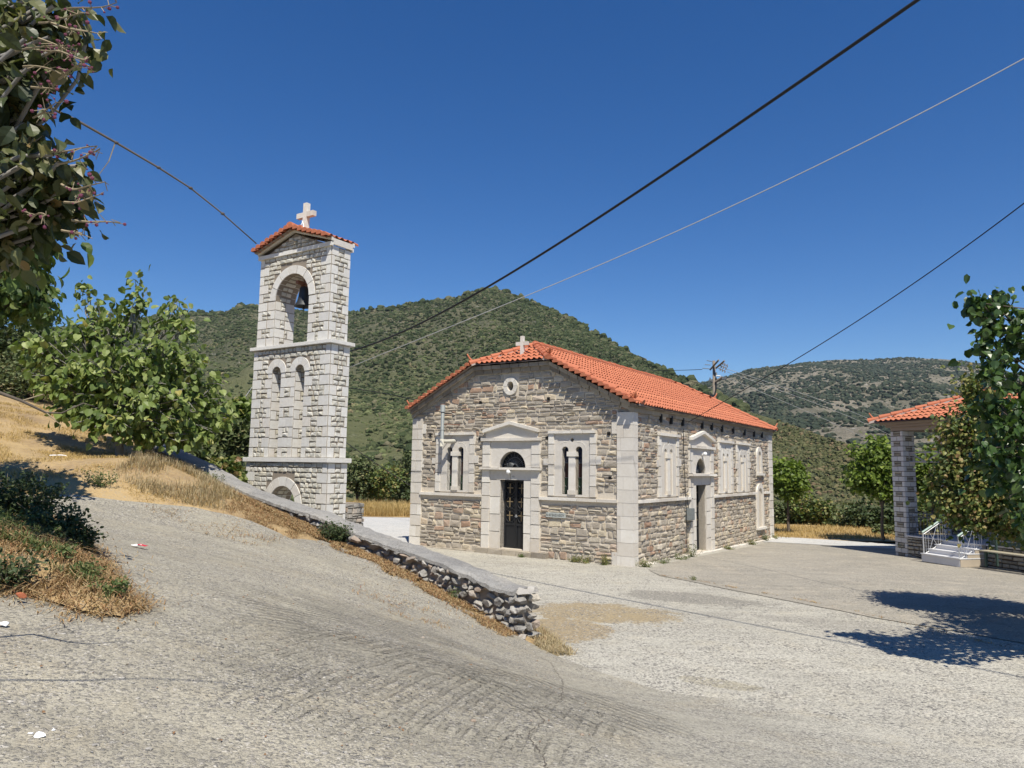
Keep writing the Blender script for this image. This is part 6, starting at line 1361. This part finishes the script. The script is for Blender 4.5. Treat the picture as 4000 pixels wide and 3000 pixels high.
# dark bramble on the bank and small plants
def plant(name, label, p, r, h, n, mat, size, seed, cat='plant', leaf='diamond', stems=9, group=None):
    g = np.random.default_rng(seed); o = empty(name, p, 0, label, cat, group); m_, w_ = MB(), MB()
    for _ in range(stems):
        d = g.normal(size=2); d /= np.linalg.norm(d); q = np.array([d[0] * r * g.uniform(.2, 1), d[1] * r * g.uniform(.2, 1), h * g.uniform(.45, 1)]); X = branch(w_, (0, 0, -.03), q, .006, .002, .12, g, 6, 3)
        k = n // stems; f = g.uniform(.2, 1, k) * (len(X) - 1.01); ia = f.astype(int); P = X[ia] + (X[ia + 1] - X[ia]) * (f - ia)[:, None] + g.normal(size=(k, 3)) * size * .9; add_leaves(m_, P, size, leaf, .1, .7, g)
    w_.build('stem', M['twig'], o); m_.build('foliage', mat, o); return o
def gp(u, v, H=None): 
    p = onup(u, v); return (p[0], p[1], float((H or H_bank)([p])[0]))
for k, (u, v, r, h, l) in enumerate(((20, 2100, .55, .5, 'dark bramble mound on the bank, highest one at the left edge'), (110, 2120, .5, .42, 'dark bramble spilling from the bank, middle of the row'), (215, 2160, .42, .34, 'dark bramble at the bank edge reaching over the concrete'), (30, 2330, .3, .3, 'low dark broad leaved clump at the lower left of the bank'), (300, 2185, .25, .25, 'small twiggy bramble tip at the end of the row'))):
    plant('bramble', l, gp(u, v), r, h, 1500 if k != 3 else 500, M['darkleaf'], .045, 200 + k, 'bramble', 'oval', 26, 'brambles on the roadside bank')
for k, (u, v, r, l) in enumerate(((150, 2200, .3, 'green creeping weed in the middle of the bank'), (60, 2150, .3, 'green creeping weed at the left edge of the bank'), (240, 2260, .22, 'green weed patch beside the straw on the bank'), (330, 2320, .16, 'green runner with small leaves near the bank tip'), (420, 2385, .16, 'last tuft of green runner at the bank tip'))):
    plant('weed', l, gp(u, v), r, .12, 420, M['weed'], .03, 220 + k, 'weed', 'oval', 10, 'green weeds on the bank')
def wallp(s, o, dz): q = wp(s, o); return (q[0], q[1], float(H_up([q[:2]])[0]) + dz)
plant('caper_bush', 'round dark green bush growing at the foot of the boundary wall', wallp(4.55, -.18, .02), .34, .42, 1900, M['darkleaf'], .045, 231, 'bush', 'oval', 34)
plant('weed', 'small thin green weed at the wall foot near its lower end', wallp(1.6, -.05, .02), .12, .22, 160, M['weed'], .03, 232, 'weed', 'oval', 9)
plant('weed', 'green weed against the wall below the straw grass', wallp(9.0, -.1, .02), .3, .35, 420, M['weed'], .04, 233, 'weed', 'oval', 12)
plant('weed', 'leafy green weed at the straw edge above the concrete', (*onup(390, 1900), float(H_up([onup(390, 1900)])[0])), .4, .3, 520, M['weed'], .035, 234, 'weed', 'oval', 16)
ch = lambda x, y, z=0.0: tuple(np.array([3.101, 21.09, 0]) + np.array(Matrix.Rotation(-CH_YAW, 3, 'Z') @ Vector((x, y, z))))
for k, (x, y, r, h, mt, l) in enumerate(((-1.35, -.22, .3, .2, 'sickly', 'brown dry weed at the church front below the name plaque'), (-.95, -.25, .32, .26, 'sickly', 'dry weed tuft left of the near church corner'), (-.35, -.2, .2, .34, 'sickly', 'thin dry weed touching the near corner pilaster'), (.75, .2, .34, .22, 'sickly', 'orange dry weed at the near church corner'), (.8, 1.3, .36, .18, 'weed', 'green weed strip along the church side ledge'), (.8, 2.6, .36, .22, 'weed', 'green weed clump below the first side window'), (.78, 3.7, .42, .5, 'weed', 'tall leafy weed left of the side door'), (.75, 7.6, .3, .16, 'sickly', 'small dry weed right of the side door'), (.7, 10.6, .3, .2, 'sickly', 'dry weed below the far side windows'), (.6, 13.0, .3, .32, 'weed', 'weed below the small arched niche'), (.6, 14.6, .35, .2, 'sickly', 'brown weed at the far church corner'), (-3.1, -.3, .08, .08, 'weed', 'tiny green weed below the front door step'), (-2.9, -1.0, .0, .0, 'weed', ''))[:-1]):
    plant('weed', l, ch(x, y, -.02 - .016 * max(y, 0)), r, h, 420, M[mt], .035, 240 + k, 'weed', 'oval', 16, 'weeds along the church foot')
jp = xy(2715, 2268, 0); plant('weed', 'small weed tuft growing in the concrete joint', (jp[0], jp[1], .01), .22, .1, 160, M['weed'], .025, 260, 'weed', 'oval', 10)
pp_ = xy(3527, 2150, 0); plant('weed', 'green weed at the base of the pavilion corner pillar', (pp_[0], pp_[1] - .1, 0), .25, .25, 260, M['weed'], .04, 261, 'weed', 'oval', 12)
# debris in the joint between the concrete slabs
jt = [(2580, 2250), (2750, 2275), (2930, 2310), (3100, 2340), (3300, 2380), (3500, 2430), (3750, 2490), (4050, 2560)]
J = np.array([xy(u, v, 0) for u, v in jt]); g = np.random.default_rng(5); t = g.uniform(0, len(J) - 1.01, 900); t = t[snoise(np.column_stack([t * 6, t]), .9) + g.normal(0, .2, len(t)) > .1]; ia = t.astype(int); Q = J[ia] + (J[ia + 1] - J[ia]) * (t - ia)[:, None] + g.normal(0, .025, (len(t), 2))
blades('joint_litter', np.column_stack([Q, np.full(len(Q), .015)]), .045, .005, M['orange_straw'], 3.0, 12)
blades('wall_end_litter', scatter([xy(2090, 2440, 0), xy(2160, 2490, 0), xy(2250, 2560, 0), xy(2160, 2565, 0), xy(2085, 2530, 0)], 1100, lambda q: np.zeros(len(q)), 13), .13, .005, M['straw'], 1.5, 13)
# ------------------------------------------------------------------ litter
def scrap(name, label, u, v, sx, sy, mat, seed, H=H_up, off=.05, z=None):
    g = np.random.default_rng(seed); p = onup(u, v); m_ = MB(); n = 7; t = np.linspace(0, 2 * np.pi, n + 1)[:-1]; V = [(sx * math.cos(q) * g.uniform(.7, 1.1), sy * math.sin(q) * g.uniform(.7, 1.1), g.uniform(.0, .02)) for q in t]
    top = [(x * .9, y * .9, zz + .012) for x, y, zz in V]; m_.add(V + top, [[i, (i + 1) % n, n + (i + 1) % n, n + i] for i in range(n)]); m_.add(top, [list(range(n))])
    o = m_.build(name, mat); o.location = (p[0], p[1], float(H([p])[0]) + off); return tag(o, label, 'litter')
scrap('paper_scrap', 'crumpled white paper lying on the straw slope', 225, 1787, .2, .08, M['paper'], 1, off=.03)
scrap('paper_scrap', 'white scrap on the road at the left edge below the bank', 12, 2480, .045, .03, M['paper'], 3)
ms = scrap('paper_scrap', 'small white and red scrap on the grey road', 530, 2152, .07, .05, M['paper'], 4)
m_ = MB(); m_.add([(.03, -.04, .032), (.13, -.045, .01), (.14, .03, .01), (.035, .045, .032)], [[0, 1, 2, 3]]); m_.build('red_end', M['red'], ms)
g = np.random.default_rng(44)
for (u, v, s, l) in ((158, 2918, .028, 'largest white stone on the road at the bottom left'), (112, 2915, .014, 'small white stone just left of the largest one'), (205, 2897, .013, 'small pale stone right of the largest white one')):
    p = onup(u, v); m_ = MB(); rock(m_, np.zeros(3), np.array([s, s * .8, s * .5]), 0, 2, g); o = m_.build('white_stone', M['paper']); o.location = (p[0], p[1], float(H_up([p])[0]) + .04 + s * .3); tag(o, l, 'stone', 'white stones on the road')
p = onup(72, 2385); m_ = MB(); rock(m_, np.zeros(3), np.array([.05, .03, .03]), 0, 2, g); o = m_.build('brick_fragment', M['tile_old']); o.location = (p[0], p[1], float(H_bank([p])[0]) + .06); tag(o, 'orange brick fragment at the lower edge of the bank', 'brick')
# pebbles and fallen leaves over the concrete
Pp = scatter([onup(*q) for q in ((0, 2500), (600, 2450), (900, 2100), (1500, 2300), (2050, 2520), (2500, 2900), (1500, 2990), (0, 2990))], 900, H_up, 15, None, .045)
mb = MB(); V0, F0 = ICO[1]; g = np.random.default_rng(3)
for q in Pp: s = g.uniform(.003, .012) * (2 if g.random() < .05 else 1); mb.add(V0 * [s, s * .8, s * .5] * (1 + g.uniform(-.2, .2, (len(V0), 1))) + q, F0)
tag(mb.build('pebbles', M['wallrock']), kind='stuff')
lm = MB(); Pl = scatter([onup(*q) for q in ((0, 2500), (600, 2450), (900, 2100), (1500, 2300), (2050, 2520), (2500, 2900), (1500, 2990), (0, 2990))], 150, H_up, 16, None, .05); add_leaves(lm, Pl, .022, 'oval', .0, 2.5, g); tag(lm.build('fallen_leaves', M['litter']), kind='stuff')

# thin summer air
hz = MB(); hz.box(-1600, 2600, -60, 3300, -45, 480); q = bpy.data.materials.new('haze'); q.use_nodes = True
for n_ in list(q.node_tree.nodes):
    if n_.type == 'BSDF_PRINCIPLED': q.node_tree.nodes.remove(n_)
pv = q.node_tree.nodes.new('ShaderNodeVolumePrincipled'); pv.inputs['Density'].default_value = .000045; pv.inputs['Color'].default_value = (.7, .84, 1, 1)
q.node_tree.links.new(pv.outputs[0], q.node_tree.nodes['Material Output'].inputs['Volume'])
tag(hz.build('haze', q), kind='stuff')
